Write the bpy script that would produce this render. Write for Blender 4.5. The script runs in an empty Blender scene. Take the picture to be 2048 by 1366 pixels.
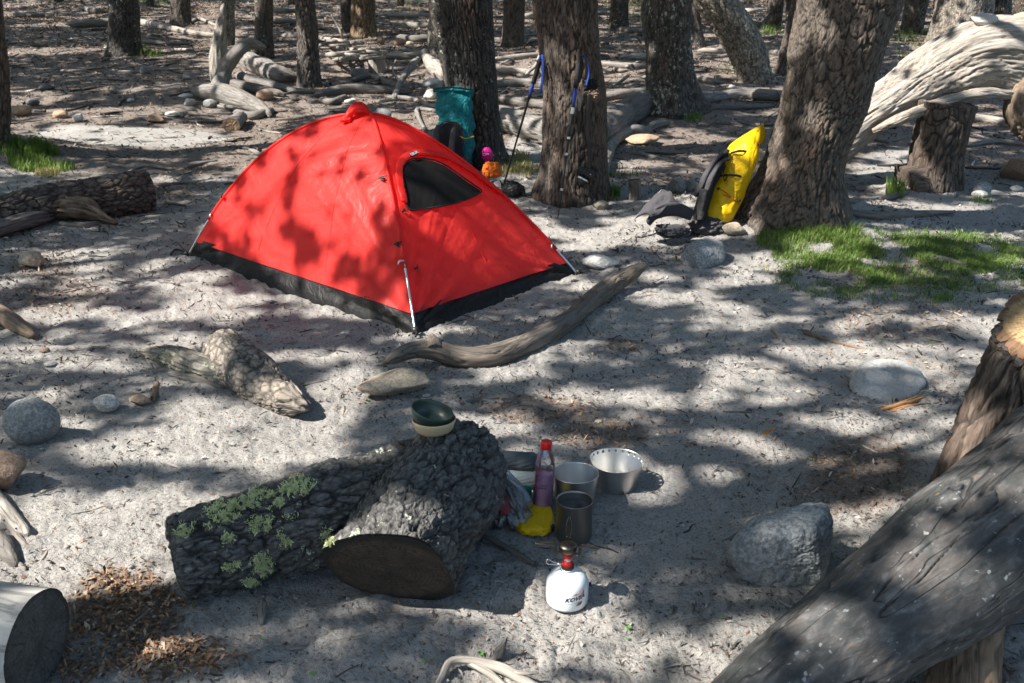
import bpy, bmesh, math, random
import numpy as np
from math import radians, sin, cos, tan, pi
rng = np.random.default_rng(11)
random.seed(5)
sc = bpy.context.scene
COL = sc.collection
# ---------------------------------------------------------------- camera geometry
F = 1991.0; CAMZ = 1.5; PIT = radians(19.5)
FWD = np.array([0, cos(PIT), -sin(PIT)]); UPV = np.array([0, sin(PIT), cos(PIT)]); CAM = np.array([0, 0, CAMZ])
SUN_AZ = math.atan2(0.37, 0.93); SUN_EL = radians(47)
SH = np.array([cos(SUN_AZ), sin(SUN_AZ)]) / tan(SUN_EL)      # ground travel of light per metre of height

def A(*a): return np.array(a, float)
def nrm(v): v = np.asarray(v, float); return v / (np.linalg.norm(v) + 1e-12)
def sstep(a, b, x): t = np.clip((x - a) / (b - a), 0, 1); return t * t * (3 - 2 * t)

# ---------------------------------------------------------------- noise
def _h(ix, iy, iz, s):
    h = (ix * 374761393 + iy * 668265263 + iz * 2147483647 + s * 1274126177) & 0xffffffff
    h = ((h ^ (h >> 13)) * 1274126177) & 0xffffffff
    h = ((h ^ (h >> 16)) * 2246822519) & 0xffffffff
    return ((h ^ (h >> 15)) & 0xffffff) / float(0xffffff)
def vnoise(p, s=0):
    p = np.asarray(p, float); i = np.floor(p).astype(np.int64); f = p - i; u = f * f * f * (f * (f * 6 - 15) + 10)
    r = 0
    for a in (0, 1):
        for b in (0, 1):
            for c in (0, 1):
                w = (u[..., 0] if a else 1 - u[..., 0]) * (u[..., 1] if b else 1 - u[..., 1]) * (u[..., 2] if c else 1 - u[..., 2])
                r = r + w * _h(i[..., 0] + a, i[..., 1] + b, i[..., 2] + c, s)
    return r * 2 - 1
def fbm(p, o=4, s=0, g=0.5):
    r = 0; a = 1.0; p = np.asarray(p, float)
    for k in range(o):
        r = r + a * vnoise(p + 17.3 * k, s + k); a *= g; p = p * 2.03
    return r
def P3(x, y, z=0.0):
    x = np.asarray(x, float); return np.stack([x, np.broadcast_to(y, x.shape), np.broadcast_to(z, x.shape)], -1)
def voro(p, s=0):
    i = np.floor(p).astype(np.int64); f = p - i
    F1 = np.full(p.shape[:-1], 9.0); F2 = F1.copy(); idd = np.zeros(p.shape[:-1])
    for a in (-1, 0, 1):
        for b in (-1, 0, 1):
            for c in (-1, 0, 1):
                j = i + np.array([a, b, c])
                q = np.stack([a + _h(j[..., 0], j[..., 1], j[..., 2], s), b + _h(j[..., 0], j[..., 1], j[..., 2], s + 1), c + _h(j[..., 0], j[..., 1], j[..., 2], s + 2)], -1)
                d = np.linalg.norm(q - f, axis=-1)
                m = d < F1
                F2 = np.where(m, F1, np.minimum(F2, d)); F1 = np.where(m, d, F1)
                idd = np.where(m, _h(j[..., 0], j[..., 1], j[..., 2], s + 3), idd)
    return F1, F2, idd

# ---------------------------------------------------------------- terrain
MOUNDS = []          # x, y, height, radius
def T0(x, y):
    x = np.asarray(x, float); y = np.asarray(y, float)
    z = 0.055 * np.log1p(np.exp(np.clip((y - 9.5) * 1.5, -30, 30))) / 1.5 + 0 * x
    far = sstep(7, 14, y)
    z = z + (0.012 + 0.10 * far) * fbm(P3(x * 0.35, y * 0.35), 2, 5)
    for mx, my, mh, mr in MOUNDS:
        z = z + mh * np.exp(-((x - mx) ** 2 + (y - my) ** 2) / (mr * mr))
    return z
def T(x, y):
    x = np.asarray(x, float); y = np.asarray(y, float)
    r = np.hypot(x, y)
    z = T0(x, y) + 0.011 * fbm(P3(x * 3, y * 3), 3, 9)
    k = 1 - sstep(8, 14, r)
    n = fbm(P3(x * 11, y * 11), 3, 21)
    z = z + k * 0.0065 * n + 0.0085 * k * np.abs(fbm(P3(x * 24, y * 24), 3, 31))
    f1, f2, _ = voro(P3(x * 6.5, y * 6.5, 0.5) + 0.3 * n[..., None], 40)      # footprints and scuffs
    z = z - k * 0.013 * (1 - sstep(0.12, 0.42, f1)) * sstep(-0.25, 0.45, vnoise(P3(x * 1.1, y * 1.1), 77))
    return z
def ray(px, py):
    return FWD + (px - 1024) / F * np.array([1.0, 0, 0]) - (py - 683) / F * UPV
_ts = np.concatenate([np.linspace(1.2, 10, 900), np.linspace(10.05, 30, 500), np.linspace(30.3, 140, 300)])
def G(px, py, lift=0.0, t=None):
    d = ray(px, py); P = CAM + d * _ts[:, None]
    h = P[:, 2] - T0(P[:, 0], P[:, 1]); k = np.argmax(h < 0)
    if h[k] >= 0: k = len(_ts) - 1
    w = h[k - 1] / (h[k - 1] - h[k]) if k > 0 else 0
    p = P[k - 1] * (1 - w) + P[k] * w
    return A(p[0], p[1], float(T(p[0], p[1])) + lift)
def E(px, py, y):
    d = ray(px, py); return CAM + d * (y / d[1])
def dep(p): return float((np.asarray(p) - CAM) @ FWD)
def pxm(p): return dep(p) / F        # metres per photo pixel at p
def proj(V):
    V = np.asarray(V) - CAM; z = V @ FWD
    return np.stack([1024 + F * V[..., 0] / z, 683 - F * (V @ UPV) / z], -1)
def frame_of(d):
    d = nrm(d); a = nrm(np.cross(d, [0, 0, 1.0]) if abs(d[2]) < .95 else np.cross(d, [1.0, 0, 0])); b = np.cross(a, d); return a, b, d

# ---------------------------------------------------------------- objects
ORG = {}
def tag(o, label=None, cat=None, group=None, kind=None):
    if label: o['label'] = label
    if cat: o['category'] = cat
    if group: o['group'] = group
    if kind: o['kind'] = kind
    return o
def root(name, loc, label, cat, group=None):
    o = bpy.data.objects.new(name, None); COL.objects.link(o); o.location = tuple(loc); o.empty_display_size = .1
    ORG[o] = np.array(loc, float); return tag(o, label, cat, group)
def mk(name, V, Fs, mat, parent=None, Q=None, loc=None, smooth=True, attrs=None):
    V = np.asarray(V, float)
    if parent is not None: org = ORG[parent]
    elif loc is not None: org = np.array(loc, float)
    else: org = A(V[:, 0].mean(), V[:, 1].mean(), V[:, 2].min())
    V = V - org
    me = bpy.data.meshes.new(name)
    if isinstance(Fs, np.ndarray): Fs = [Fs]
    if len(Fs) and isinstance(Fs[0], np.ndarray) and Fs[0].ndim == 2:
        Fs = [f for f in Fs if len(f)]
        li = np.concatenate([f.ravel() for f in Fs]).astype(np.int32)
        ln = np.concatenate([np.full(len(f), f.shape[1]) for f in Fs]).astype(np.int32)
        me.vertices.add(len(V)); me.vertices.foreach_set('co', V.astype(np.float32).ravel())
        me.loops.add(len(li)); me.loops.foreach_set('vertex_index', li)
        me.polygons.add(len(ln)); me.polygons.foreach_set('loop_start', np.concatenate([[0], np.cumsum(ln)[:-1]]).astype(np.int32))
        me.update(calc_edges=True)
    else:
        me.from_pydata([tuple(v) for v in V], [], [tuple(int(i) for i in f) for f in Fs]); me.update()
    me.polygons.foreach_set('use_smooth', [smooth] * len(me.polygons))
    if Q is not None:
        a = me.attributes.new('bk', 'FLOAT_VECTOR', 'POINT'); a.data.foreach_set('vector', np.asarray(Q, np.float32).ravel())
    for k, v in (attrs or {}).items():
        a = me.attributes.new(k, 'FLOAT', 'POINT'); a.data.foreach_set('value', np.asarray(v, np.float32).ravel())
    if mat is not None: me.materials.append(mat)
    o = bpy.data.objects.new(name, me); COL.objects.link(o)
    if parent is not None: o.parent = parent; ORG[o] = org
    else: o.location = tuple(org); ORG[o] = org
    return o
class MB:
    """collects pieces of one mesh"""
    def __init__(s): s.V = []; s.F = []; s.Q = []; s.X = []; s.n = 0
    def add(s, V, Fs, Q=None, X=None):
        V = np.asarray(V, float)
        for f in ([Fs] if isinstance(Fs, np.ndarray) else Fs):
            if len(f): s.F.append(np.asarray(f) + s.n)
        s.V.append(V); s.Q.append(V if Q is None else Q); s.X.append(np.zeros(len(V)) if X is None else X); s.n += len(V); return s
    def tube(s, pts, rad, **k):
        t = tube(pts, rad, **k); return s.add(t['V'], t['F'], t['Q'], t['X'])
    def box(s, c, half, ax=None):
        ax = np.eye(3) if ax is None else np.array(ax)
        B = np.array([[x, y, z] for x in (-1, 1) for y in (-1, 1) for z in (-1, 1)]) * np.array(half)
        return s.add(np.array(c) + B @ ax, np.array([[0, 1, 3, 2], [4, 6, 7, 5], [0, 4, 5, 1], [2, 3, 7, 6], [0, 2, 6, 4], [1, 5, 7, 3]]))
    def done(s, name, mat, parent=None, **k):
        qs = {}
        for f in s.F: qs.setdefault(f.shape[1], []).append(f)
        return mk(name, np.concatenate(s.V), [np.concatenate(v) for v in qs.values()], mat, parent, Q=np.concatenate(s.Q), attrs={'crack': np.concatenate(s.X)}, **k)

def spline(pts, per=24):
    P = np.asarray(pts, float)
    if len(P) == 2: t = np.linspace(0, 1, per + 1)[:, None]; return P[0] * (1 - t) + P[1] * t, np.linspace(0, 1, per + 1)
    E0 = np.vstack([2 * P[0] - P[1], P, 2 * P[-1] - P[-2]]); out = []; par = []
    for i in range(len(P) - 1):
        a, b, c, d = E0[i:i + 4]; t = np.linspace(0, 1, per, endpoint=False)[:, None]
        out.append(0.5 * ((2 * b) + (-a + c) * t + (2 * a - 5 * b + 4 * c - d) * t ** 2 + (-a + 3 * b - 3 * c + d) * t ** 3)); par.append(i + t[:, 0])
    out.append(P[-1:]); par.append([len(P) - 1])
    par = np.concatenate(par) / (len(P) - 1); return np.vstack(out), par
def grid_faces(nv, nu, wrap=True, off=0):
    i = np.arange(nv - 1)[:, None]; j = np.arange(nu if wrap else nu - 1)[None, :]; jn = (j + 1) % nu
    a = i * nu + j; b = i * nu + jn; c = (i + 1) * nu + jn; d = (i + 1) * nu + j
    return np.stack([a, b, c, d], -1).reshape(-1, 4) + off
def tube(pts, rad, nu=12, nv=None, step=None, disp=None, lobe=None, cap=('flat', 'flat'), capn=0.0, flat=1.0, seed=0, ls=None, n0=None):
    C, par = spline(pts); L = np.concatenate([[0], np.cumsum(np.linalg.norm(np.diff(C, axis=0), axis=1))])
    tot = L[-1]
    if ls is None:
        if nv is None: nv = max(3, int(tot / (step or tot / 12)) + 1)
        ls = np.linspace(0, tot, nv)
    else: ls = np.minimum(ls, tot)
    nv = len(ls)
    c = np.stack([np.interp(ls, L, C[:, k]) for k in range(3)], -1)
    rad = np.atleast_1d(np.asarray(rad, float)); rad = np.repeat(rad, len(pts)) if len(rad) == 1 else rad
    rs, _ = spline(np.stack([rad, rad * 0, rad * 0], -1)); r = np.interp(ls, L, np.maximum(rs[:, 0], rad.min() * .6))
    tg = np.gradient(c, axis=0) if nv > 2 else np.repeat((c[1] - c[0])[None], 2, 0)
    tg /= np.linalg.norm(tg, axis=1)[:, None] + 1e-12
    N = np.zeros_like(c); n = nrm(n0) if n0 is not None else frame_of(tg[0])[0]
    for i in range(nv):
        n = n - tg[i] * (n @ tg[i]); n = nrm(n); N[i] = n
    B = np.cross(tg, N)
    th = np.linspace(0, 2 * pi, nu, endpoint=False)
    ct, st = np.cos(th)[None, :, None], np.sin(th)[None, :, None]
    R = r[:, None] * np.ones((1, nu))
    if lobe is not None: R = R * lobe(th[None, :], ls[:, None], tot)
    Q = np.stack([r[:, None] * np.cos(th)[None], r[:, None] * np.sin(th)[None], np.repeat(ls[:, None], nu, 1)], -1)
    if disp is not None: R = R + disp(Q)
    V = c[:, None] + R[..., None] * (ct * N[:, None] + flat * st * B[:, None])
    Vs = [V.reshape(-1, 3)]; Qs = [Q.reshape(-1, 3)]; Fs = [grid_faces(nv, nu)]; tri = []; n = nv * nu
    for e, (k, typ) in enumerate(((0, cap[0]), (nv - 1, cap[1]))):
        if typ == 'none': continue
        d = -tg[0] if e == 0 else tg[-1]; cc = c[k]; prev = np.arange(nu) + k * nu
        for (sc_, ax) in (((0.94, .25), (0.75, .62), (.45, .88)) if typ == 'round' else ((.86, 0), (.5, 0)) if typ == 'flat' else ((.8, .5), (.45, 1.5))):
            ring = cc + (V[k] - cc) * sc_ + d * r[k] * ax
            if capn: ring = ring + d * (capn * fbm(ring * 40, 2, seed + 3))[:, None]
            Vs.append(ring); q = Q[k].copy(); q[:, :2] *= sc_; Qs.append(q)
            cur = n + np.arange(nu); n += nu
            a, b, c2, d2 = prev, np.roll(prev, -1), np.roll(cur, -1), cur
            Fs.append(np.stack([a, d2, c2, b] if e == 0 else [a, b, c2, d2], -1)); prev = cur
        Vs.append((cc + d * r[k] * (1.0 if typ == 'round' else 0 if typ == 'flat' else 2.2))[None]); Qs.append(A(0, 0, Q[k][0, 2])[None])
        cx = n; n += 1
        a, b = prev, np.roll(prev, -1); cxs = np.full(nu, cx)
        tri.append(np.stack([b, a, cxs] if e == 0 else [a, b, cxs], -1))
    Fs = Fs + ([np.concatenate(tri)] if tri else [])
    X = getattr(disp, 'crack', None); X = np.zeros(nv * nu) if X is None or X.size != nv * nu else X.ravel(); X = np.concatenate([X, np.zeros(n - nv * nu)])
    return dict(X=X, V=np.concatenate(Vs), F=Fs, Q=np.concatenate(Qs), ring0=V[0], ring1=V[-1], c=c, tg=tg, N=N, B=B, r=r, nu=nu, nv=nv)
def disc(ring, d, bulge=0.0, noise=0.0, nr=14, seed=0):
    """a cut face that closes a tube end: rings shrinking to the centre, pushed along d"""
    c = ring.mean(0); nu = len(ring); k = np.linspace(1, 0.04, nr)[:, None, None]
    V = c + (ring[None] - c) * k
    a, b, _ = frame_of(d); Q = np.stack([(V - c) @ a, (V - c) @ b, np.zeros(V.shape[:2])], -1)
    V = V + nrm(d) * (bulge * (1 - k ** 2) + noise * fbm(V * 60, 3, seed)[..., None] * (1 - k ** 6))
    V = V.reshape(-1, 3); Fs = grid_faces(nr, nu); cap = np.array([[(nr - 1) * nu + j for j in range(nu)]])
    return V, [Fs, cap], Q.reshape(-1, 3)
def lathe(prof, nu=48, wob=0):
    prof = np.asarray(prof, float); th = np.linspace(0, 2 * pi, nu, endpoint=False)
    V = np.stack([prof[:, 0:1] * np.cos(th), prof[:, 0:1] * np.sin(th), prof[:, 1:2] * np.ones(nu)], -1).reshape(-1, 3)
    return V, grid_faces(len(prof), nu)
def place(V, loc, ax=None):
    return np.asarray(V) @ (np.eye(3) if ax is None else np.array(ax)) + np.asarray(loc)
def tilt(dirz, dirx=(1, 0, 0)):
    z = nrm(dirz); x = nrm(np.array(dirx, float) - z * np.dot(dirx, z)); return np.array([x, np.cross(z, x), z])
def ribbon(pts, w, th, side, per=10, taper=None):
    """strap: a flat band along pts; side = the direction of its width (one vector or one per point)"""
    C, par = spline(pts, per); n = len(C); tg = np.gradient(C, axis=0); tg /= np.linalg.norm(tg, axis=1)[:, None] + 1e-12
    side = np.asarray(side, float)
    S = np.repeat(side[None], n, 0) if side.ndim == 1 else np.stack([np.interp(par, np.linspace(0, 1, len(side)), side[:, k]) for k in range(3)], -1)
    S = S - tg * (S * tg).sum(1)[:, None]; S /= np.linalg.norm(S, axis=1)[:, None] + 1e-12
    Nn = np.cross(tg, S); ww = w * (np.ones(n) if taper is None else np.interp(par, np.linspace(0, 1, len(taper)), taper))[:, None] / 2
    h = th / 2
    prof = [(-1, -h), (-.93, h * .9), (-.5, h * 1.25), (.5, h * 1.25), (.93, h * .9), (1, -h), (.5, -h * 1.1), (-.5, -h * 1.1)]
    V = np.stack([C + S * ww * a + Nn * b for a, b in prof], 1).reshape(-1, 3)
    return V, [grid_faces(n, 8), np.array([[7, 6, 5, 4, 3, 2, 1, 0], [(n - 1) * 8 + k for k in range(8)]])]
# ---------------------------------------------------------------- materials
class NT:
    def __init__(s, name):
        s.m = bpy.data.materials.new(name); s.m.use_nodes = True; s.t = s.m.node_tree; s.t.nodes.clear()
        s.out = s.t.nodes.new('ShaderNodeOutputMaterial')
    def n(s, typ, ins=None, **props):
        nd = s.t.nodes.new('ShaderNode' + typ)
        for k, v in props.items(): setattr(nd, k, v)
        for k, v in (ins or {}).items(): s.set(nd, k, v)
        return nd
    def set(s, nd, k, v):
        sock = nd.inputs[k]
        if isinstance(v, bpy.types.NodeSocket): s.t.links.new(v, sock)
        elif isinstance(v, bpy.types.Node): s.t.links.new(v.outputs[0], sock)
        else:
            if sock.type == 'RGBA' and len(v) == 3: v = (*v, 1)
            sock.default_value = v
    def ramp(s, fac, stops, interp='LINEAR'):
        r = s.n('ValToRGB', {'Fac': fac}); e = r.color_ramp.elements; r.color_ramp.interpolation = interp
        while len(e) < len(stops): e.new(0.5)
        for k, (p, c) in enumerate(stops):
            e[k].position = p; e[k].color = (*c, 1) if not np.isscalar(c) else (c, c, c, 1)
        return r.outputs[0]
    def mix(s, f, a, b, mode='MIX'):
        m = s.n('Mix', data_type='RGBA', blend_type=mode); s.set(m, 0, f); s.set(m, 6, a); s.set(m, 7, b); return m.outputs[2]
    def math(s, op, a, b=0.0, c=0.0):
        m = s.n('Math', operation=op); s.set(m, 0, a); s.set(m, 1, b); s.set(m, 2, c); return m.outputs[0]
    def noise(s, vec, scale, detail=4, rough=.55, dist=0.0):
        n = s.n('TexNoise', {'Scale': scale, 'Detail': detail, 'Roughness': rough, 'Distortion': dist})
        if vec is not None: s.set(n, 'Vector', vec)
        return n.outputs['Fac']
    def mapping(s, vec, scale=(1, 1, 1), loc=(0, 0, 0), rot=(0, 0, 0)):
        return s.n('Mapping', {'Vector': vec, 'Scale': scale, 'Location': loc, 'Rotation': rot}).outputs[0]
    def attr(s, name, out='Vector'): return s.n('Attribute', attribute_name=name).outputs[out]
    def obj(s): return s.n('TexCoord').outputs['Object']
    def rnd(s): return s.n('ObjectInfo').outputs['Random']
    def bump(s, h, strength=.5, dist=.01, normal=None):
        b = s.n('Bump', {'Height': h, 'Strength': strength, 'Distance': dist})
        if normal is not None: s.set(b, 'Normal', normal)
        return b.outputs[0]
    def bsdf(s, col, rough=.8, metal=0.0, normal=None, **k):
        p = s.n('BsdfPrincipled', {'Base Color': col, 'Roughness': rough, 'Metallic': metal, **k})
        if normal is not None: s.set(p, 'Normal', normal)
        return p
    def end(s, sh):
        s.t.links.new(sh.outputs[0] if isinstance(sh, bpy.types.Node) else sh, s.out.inputs['Surface']); return s.m

def m_bark(name, dark, light, k=26, stretch=2.6, bump=.9, lichen=0.0, warm=(.16, .09, .055), dist=.012, lcol=(.38, .42, .33), crk=.65):
    t = NT(name); q = t.attr('bk'); q = t.n('VectorMath', {0: q}, operation='ADD'); t.set(q, 1, t.n('CombineXYZ', {'X': t.math('MULTIPLY', t.rnd(), 9.0)}))
    q = q.outputs[0]
    wn = t.n('TexNoise', {'Vector': t.mapping(q, (9, 9, 4)), 'Scale': 1.0, 'Detail': 3.0})
    qw = t.n('VectorMath', {0: q, 1: t.n('VectorMath', {0: t.n('VectorMath', {0: wn.outputs['Color'], 1: (.5, .5, .5)}, operation='SUBTRACT'), 1: (.042, .042, .05)}, operation='MULTIPLY')}, operation='ADD').outputs[0]
    v = t.n('TexVoronoi', {'Vector': t.mapping(qw, (k, k, k / stretch)), 'Scale': 1.0}, feature='DISTANCE_TO_EDGE').outputs['Distance']
    v2 = t.n('TexVoronoi', {'Vector': t.mapping(qw, (k * 2.3, k * 2.3, k / stretch * 2)), 'Scale': 1.0}, feature='DISTANCE_TO_EDGE').outputs['Distance']
    e = t.math('MINIMUM', t.math('MULTIPLY', v, 5.0), 1.0); e2 = t.math('MINIMUM', t.math('MULTIPLY', v2, 3.0), 1.0)
    fine = t.noise(t.mapping(q, (60, 60, 22)), 1.0, 6, .65)
    big = t.noise(t.mapping(q, (4, 4, 1.6)), 1.0, 3)
    h = t.math('ADD', t.math('ADD', t.math('MULTIPLY', e, .6), t.math('MULTIPLY', e2, .22)), t.math('MULTIPLY', fine, .45))
    c = t.ramp(fine, [(.25, dark), (.72, light)])
    c = t.mix(t.math('MULTIPLY', t.ramp(big, [(.45, 0.), (.7, 1.)]), .55), c, warm)
    c = t.mix(t.math('MULTIPLY', t.math('SUBTRACT', 1.0, e), crk), c, tuple(x * .25 for x in dark))
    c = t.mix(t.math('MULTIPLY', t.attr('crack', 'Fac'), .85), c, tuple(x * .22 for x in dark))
    if lichen:
        l = t.noise(t.mapping(q, (34, 34, 26)), 1.0, 5, .7); lb = t.noise(t.mapping(q, (5, 5, 2.2)), 1.0, 2)
        f = t.ramp(t.math('ADD', l, t.math('MULTIPLY', lb, .35)), [(.80 - lichen * .22, 0.), (.84 - lichen * .22, 1.)])
        c = t.mix(f, c, lcol)
    return t.end(t.bsdf(c, .92, normal=t.bump(h, bump, dist)))
def m_drift(name, c1, c2, k=22, stretch=14, bump=.6, warm=(.30, .20, .12), wamt=.25, crack=.5):
    t = NT(name); q = t.attr('bk'); q = t.n('VectorMath', {0: q}, operation='ADD'); t.set(q, 1, t.n('CombineXYZ', {'X': t.math('MULTIPLY', t.rnd(), 9.0)}))
    q = q.outputs[0]
    g = t.noise(t.mapping(q, (k * 3.2, k * 3.2, k * 3.2 / stretch)), 1.0, 6, .6, .6)
    g2 = t.noise(t.mapping(q, (k * 1.1, k * 1.1, k / stretch)), 1.0, 5, .55, 1.2)
    cr = t.ramp(t.math('ABSOLUTE', t.math('SUBTRACT', g2, .5)), [(.0, 0.), (.028, 1.)])
    big = t.noise(t.mapping(q, (5, 5, 1.5)), 1.0, 3)
    c = t.ramp(g, [(.28, c1), (.7, c2)])
    c = t.mix(t.math('MULTIPLY', t.ramp(big, [(.5, 0.), (.72, 1.)]), wamt), c, warm)
    c = t.mix(t.math('MULTIPLY', t.math('SUBTRACT', 1.0, cr), crack), c, tuple(x * .3 for x in c1))
    h = t.math('ADD', t.math('MULTIPLY', g, .6), t.math('MULTIPLY', cr, .5))
    return t.end(t.bsdf(c, .88, normal=t.bump(h, bump, .006)))
def m_cut(name, c1, c2, edge, R=.12, rings=150):
    t = NT(name); q = t.attr('bk'); s = t.n('SeparateXYZ', {0: q})
    n = t.noise(q, 9.0, 3)
    r = t.math('SQRT', t.math('ADD', t.math('MULTIPLY', s.outputs[0], s.outputs[0]), t.math('MULTIPLY', s.outputs[1], s.outputs[1])))
    rr = t.math('ADD', r, t.math('MULTIPLY', n, .035))
    w = t.math('SINE', t.math('MULTIPLY', rr, float(rings * 4)))
    w = t.math('MULTIPLY_ADD', w, .5, .5)
    gr = t.noise(q, 140.0, 3, .7)
    c = t.mix(t.math('MULTIPLY', w, .55), c1, c2)
    c = t.mix(t.ramp(t.noise(q, 14.0, 4), [(.35, 0.), (.75, 1.)]), c, tuple(x * .55 for x in c1))
    c = t.mix(t.ramp(t.math('DIVIDE', r, R), [(.86, 0.), (.97, 1.)]), c, edge)
    ang = t.math('ARCTAN2', s.outputs[1], s.outputs[0])
    ck = t.noise(t.n('CombineXYZ', {'X': t.math('MULTIPLY', ang, 5.0), 'Y': t.math('MULTIPLY', r, 8.0)}), 1.0, 3)
    ck = t.ramp(t.math('ABSOLUTE', t.math('SUBTRACT', ck, .5)), [(0., 0.), (.022, 1.)])
    c = t.mix(t.math('MULTIPLY', t.math('SUBTRACT', 1.0, ck), .8), c, tuple(x * .2 for x in c1))
    h = t.math('ADD', t.math('MULTIPLY', gr, .6), t.math('ADD', t.math('MULTIPLY', w, .25), t.math('MULTIPLY', ck, .7)))
    return t.end(t.bsdf(c, .9, normal=t.bump(h, .5, .004)))
def m_rock(name, c1, c2, scale=6., bump=.9, speck=.35, stain=None):
    t = NT(name); q = t.n('VectorMath', {0: t.obj(), 1: t.n('CombineXYZ', {'X': t.math('MULTIPLY', t.rnd(), 20.0)})}, operation='ADD').outputs[0]
    a = t.noise(q, scale, 6, .62, .4); b = t.noise(q, scale * 18, 4, .7); v = t.n('TexVoronoi', {'Vector': q, 'Scale': scale * 30}).outputs['Distance']
    c = t.ramp(a, [(.3, c1), (.7, c2)])
    c = t.mix(speck, c, t.ramp(b, [(.4, tuple(x * .45 for x in c1)), (.62, tuple(min(1, x * 1.5) for x in c2))]))
    if stain: c = t.mix(t.ramp(t.noise(q, scale * .7, 3), [(.5, 0.), (.68, .75)]), c, stain)
    h = t.math('ADD', t.math('MULTIPLY', a, .8), t.math('ADD', t.math('MULTIPLY', b, .35), t.math('MULTIPLY', v, .15)))
    return t.end(t.bsdf(c, .82, normal=t.bump(h, bump, .012)))
def m_plain(name, col, rough=.6, metal=0., bump=0., bs=80., var=.15, stretch=(1, 1, 1), **k):
    t = NT(name); q = t.mapping(t.obj(), stretch); n = t.noise(q, bs, 4, .6); n2 = t.noise(q, bs * .12, 3)
    c = t.mix(t.math('MULTIPLY', n2, var * 2), col, tuple(x * .45 for x in col))
    r = t.math('MULTIPLY_ADD', n, .2, rough - .1)
    return t.end(t.bsdf(c, r, metal, normal=t.bump(n, bump, .003) if bump else None, **k))
def m_cloth(name, col, trans=.0, rough=.55, bump=.35, fs=14., weave=900., tcol=None, crink=.02):
    t = NT(name); q = t.obj()
    cr = t.noise(q, fs, 4, .55, 1.0); rid = t.math('ABSOLUTE', t.math('SUBTRACT', cr, .5))
    cr2 = t.noise(q, fs * 4, 3, .6, .5)
    h = t.math('ADD', t.math('MULTIPLY', rid, 1.4), t.math('MULTIPLY', cr2, .25))
    nb = t.bump(h, bump, crink)
    c = t.mix(t.math('MULTIPLY', t.noise(q, 3.0, 3), .25), col, tuple(x * .7 for x in col))
    p = t.bsdf(c, rough, normal=nb, **{'Specular IOR Level': .25})
    if not trans: return t.end(p)
    tr = t.n('BsdfTranslucent', {'Color': tcol or col, 'Normal': nb})
    return t.end(t.n('MixShader', {0: trans, 1: p, 2: tr}))
def m_chips(name, stops, rough=.9):
    t = NT(name); c = t.ramp(t.attr('tint', 'Fac'), stops); n = t.noise(t.obj(), 200., 2)
    c = t.mix(t.math('MULTIPLY', n, .35), c, (.03, .022, .018))
    return t.end(t.bsdf(c, rough))
def m_leaf(name, c1, c2, trans=.35):
    t = NT(name); c = t.mix(t.attr('tint', 'Fac'), c1, c2)
    p = t.bsdf(c, .6); tr = t.n('BsdfTranslucent', {'Color': t.mix(t.attr('tint', 'Fac'), tuple(min(1, x * 1.6) for x in c1), tuple(min(1, x * 1.6) for x in c2))})
    return t.end(t.n('MixShader', {0: trans, 1: p, 2: tr}))

M = {}
M['bark_grey'] = m_bark('bark_grey', (.060, .052, .048), (.19, .165, .15), 26, 2.6, .9)
M['bark_big'] = m_bark('bark_big', (.042, .035, .030), (.18, .15, .128), 44, 3.2, .7, 0, crk=.35)
M['bark_brown'] = m_bark('bark_brown', (.040, .031, .026), (.16, .13, .11), 48, 5, .7, crk=.35)
M['bark_dark'] = m_bark('bark_dark', (.022, .020, .020), (.11, .10, .095), 44, 4, .7, .05, crk=.35)
M['bark_lichen'] = m_bark('bark_lichen', (.04, .038, .036), (.15, .14, .13), 28, 4, .8, .08)
M['bark_pale'] = m_bark('bark_pale', (.09, .08, .072), (.36, .32, .285), 30, 1.5, .8, .1, warm=(.20, .16, .12))
M['bark_light'] = m_bark('bark_light', (.12, .105, .09), (.34, .30, .26), 26, 3, .6, .15, warm=(.22, .17, .13), lcol=(.36, .37, .32))
M['bark_split'] = m_bark('bark_split', (.09, .06, .04), (.32, .24, .16), 18, 8, .7, warm=(.30, .17, .08))
M['bark_log'] = m_bark('bark_log', (.024, .024, .025), (.20, .195, .19), 50, 2.0, .8, .02, warm=(.08, .07, .065), dist=.008, crk=.4)
M['drift_white'] = m_drift('drift_white', (.13, .118, .105), (.41, .375, .335), crack=.5)
M['drift_grey'] = m_drift('drift_grey', (.075, .07, .066), (.26, .243, .226))
M['drift_dark'] = m_drift('drift_dark', (.07, .065, .062), (.21, .19, .175), warm=(.15, .10, .07))
M['drift_brown'] = m_drift('drift_brown', (.08, .058, .040), (.23, .175, .13), warm=(.19, .11, .06), wamt=.5)
M['drift_lichen'] = m_bark('drift_lichen', (.12, .11, .10), (.34, .32, .28), 40, 6, .5, .42, lcol=(.38, .40, .25))
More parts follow.
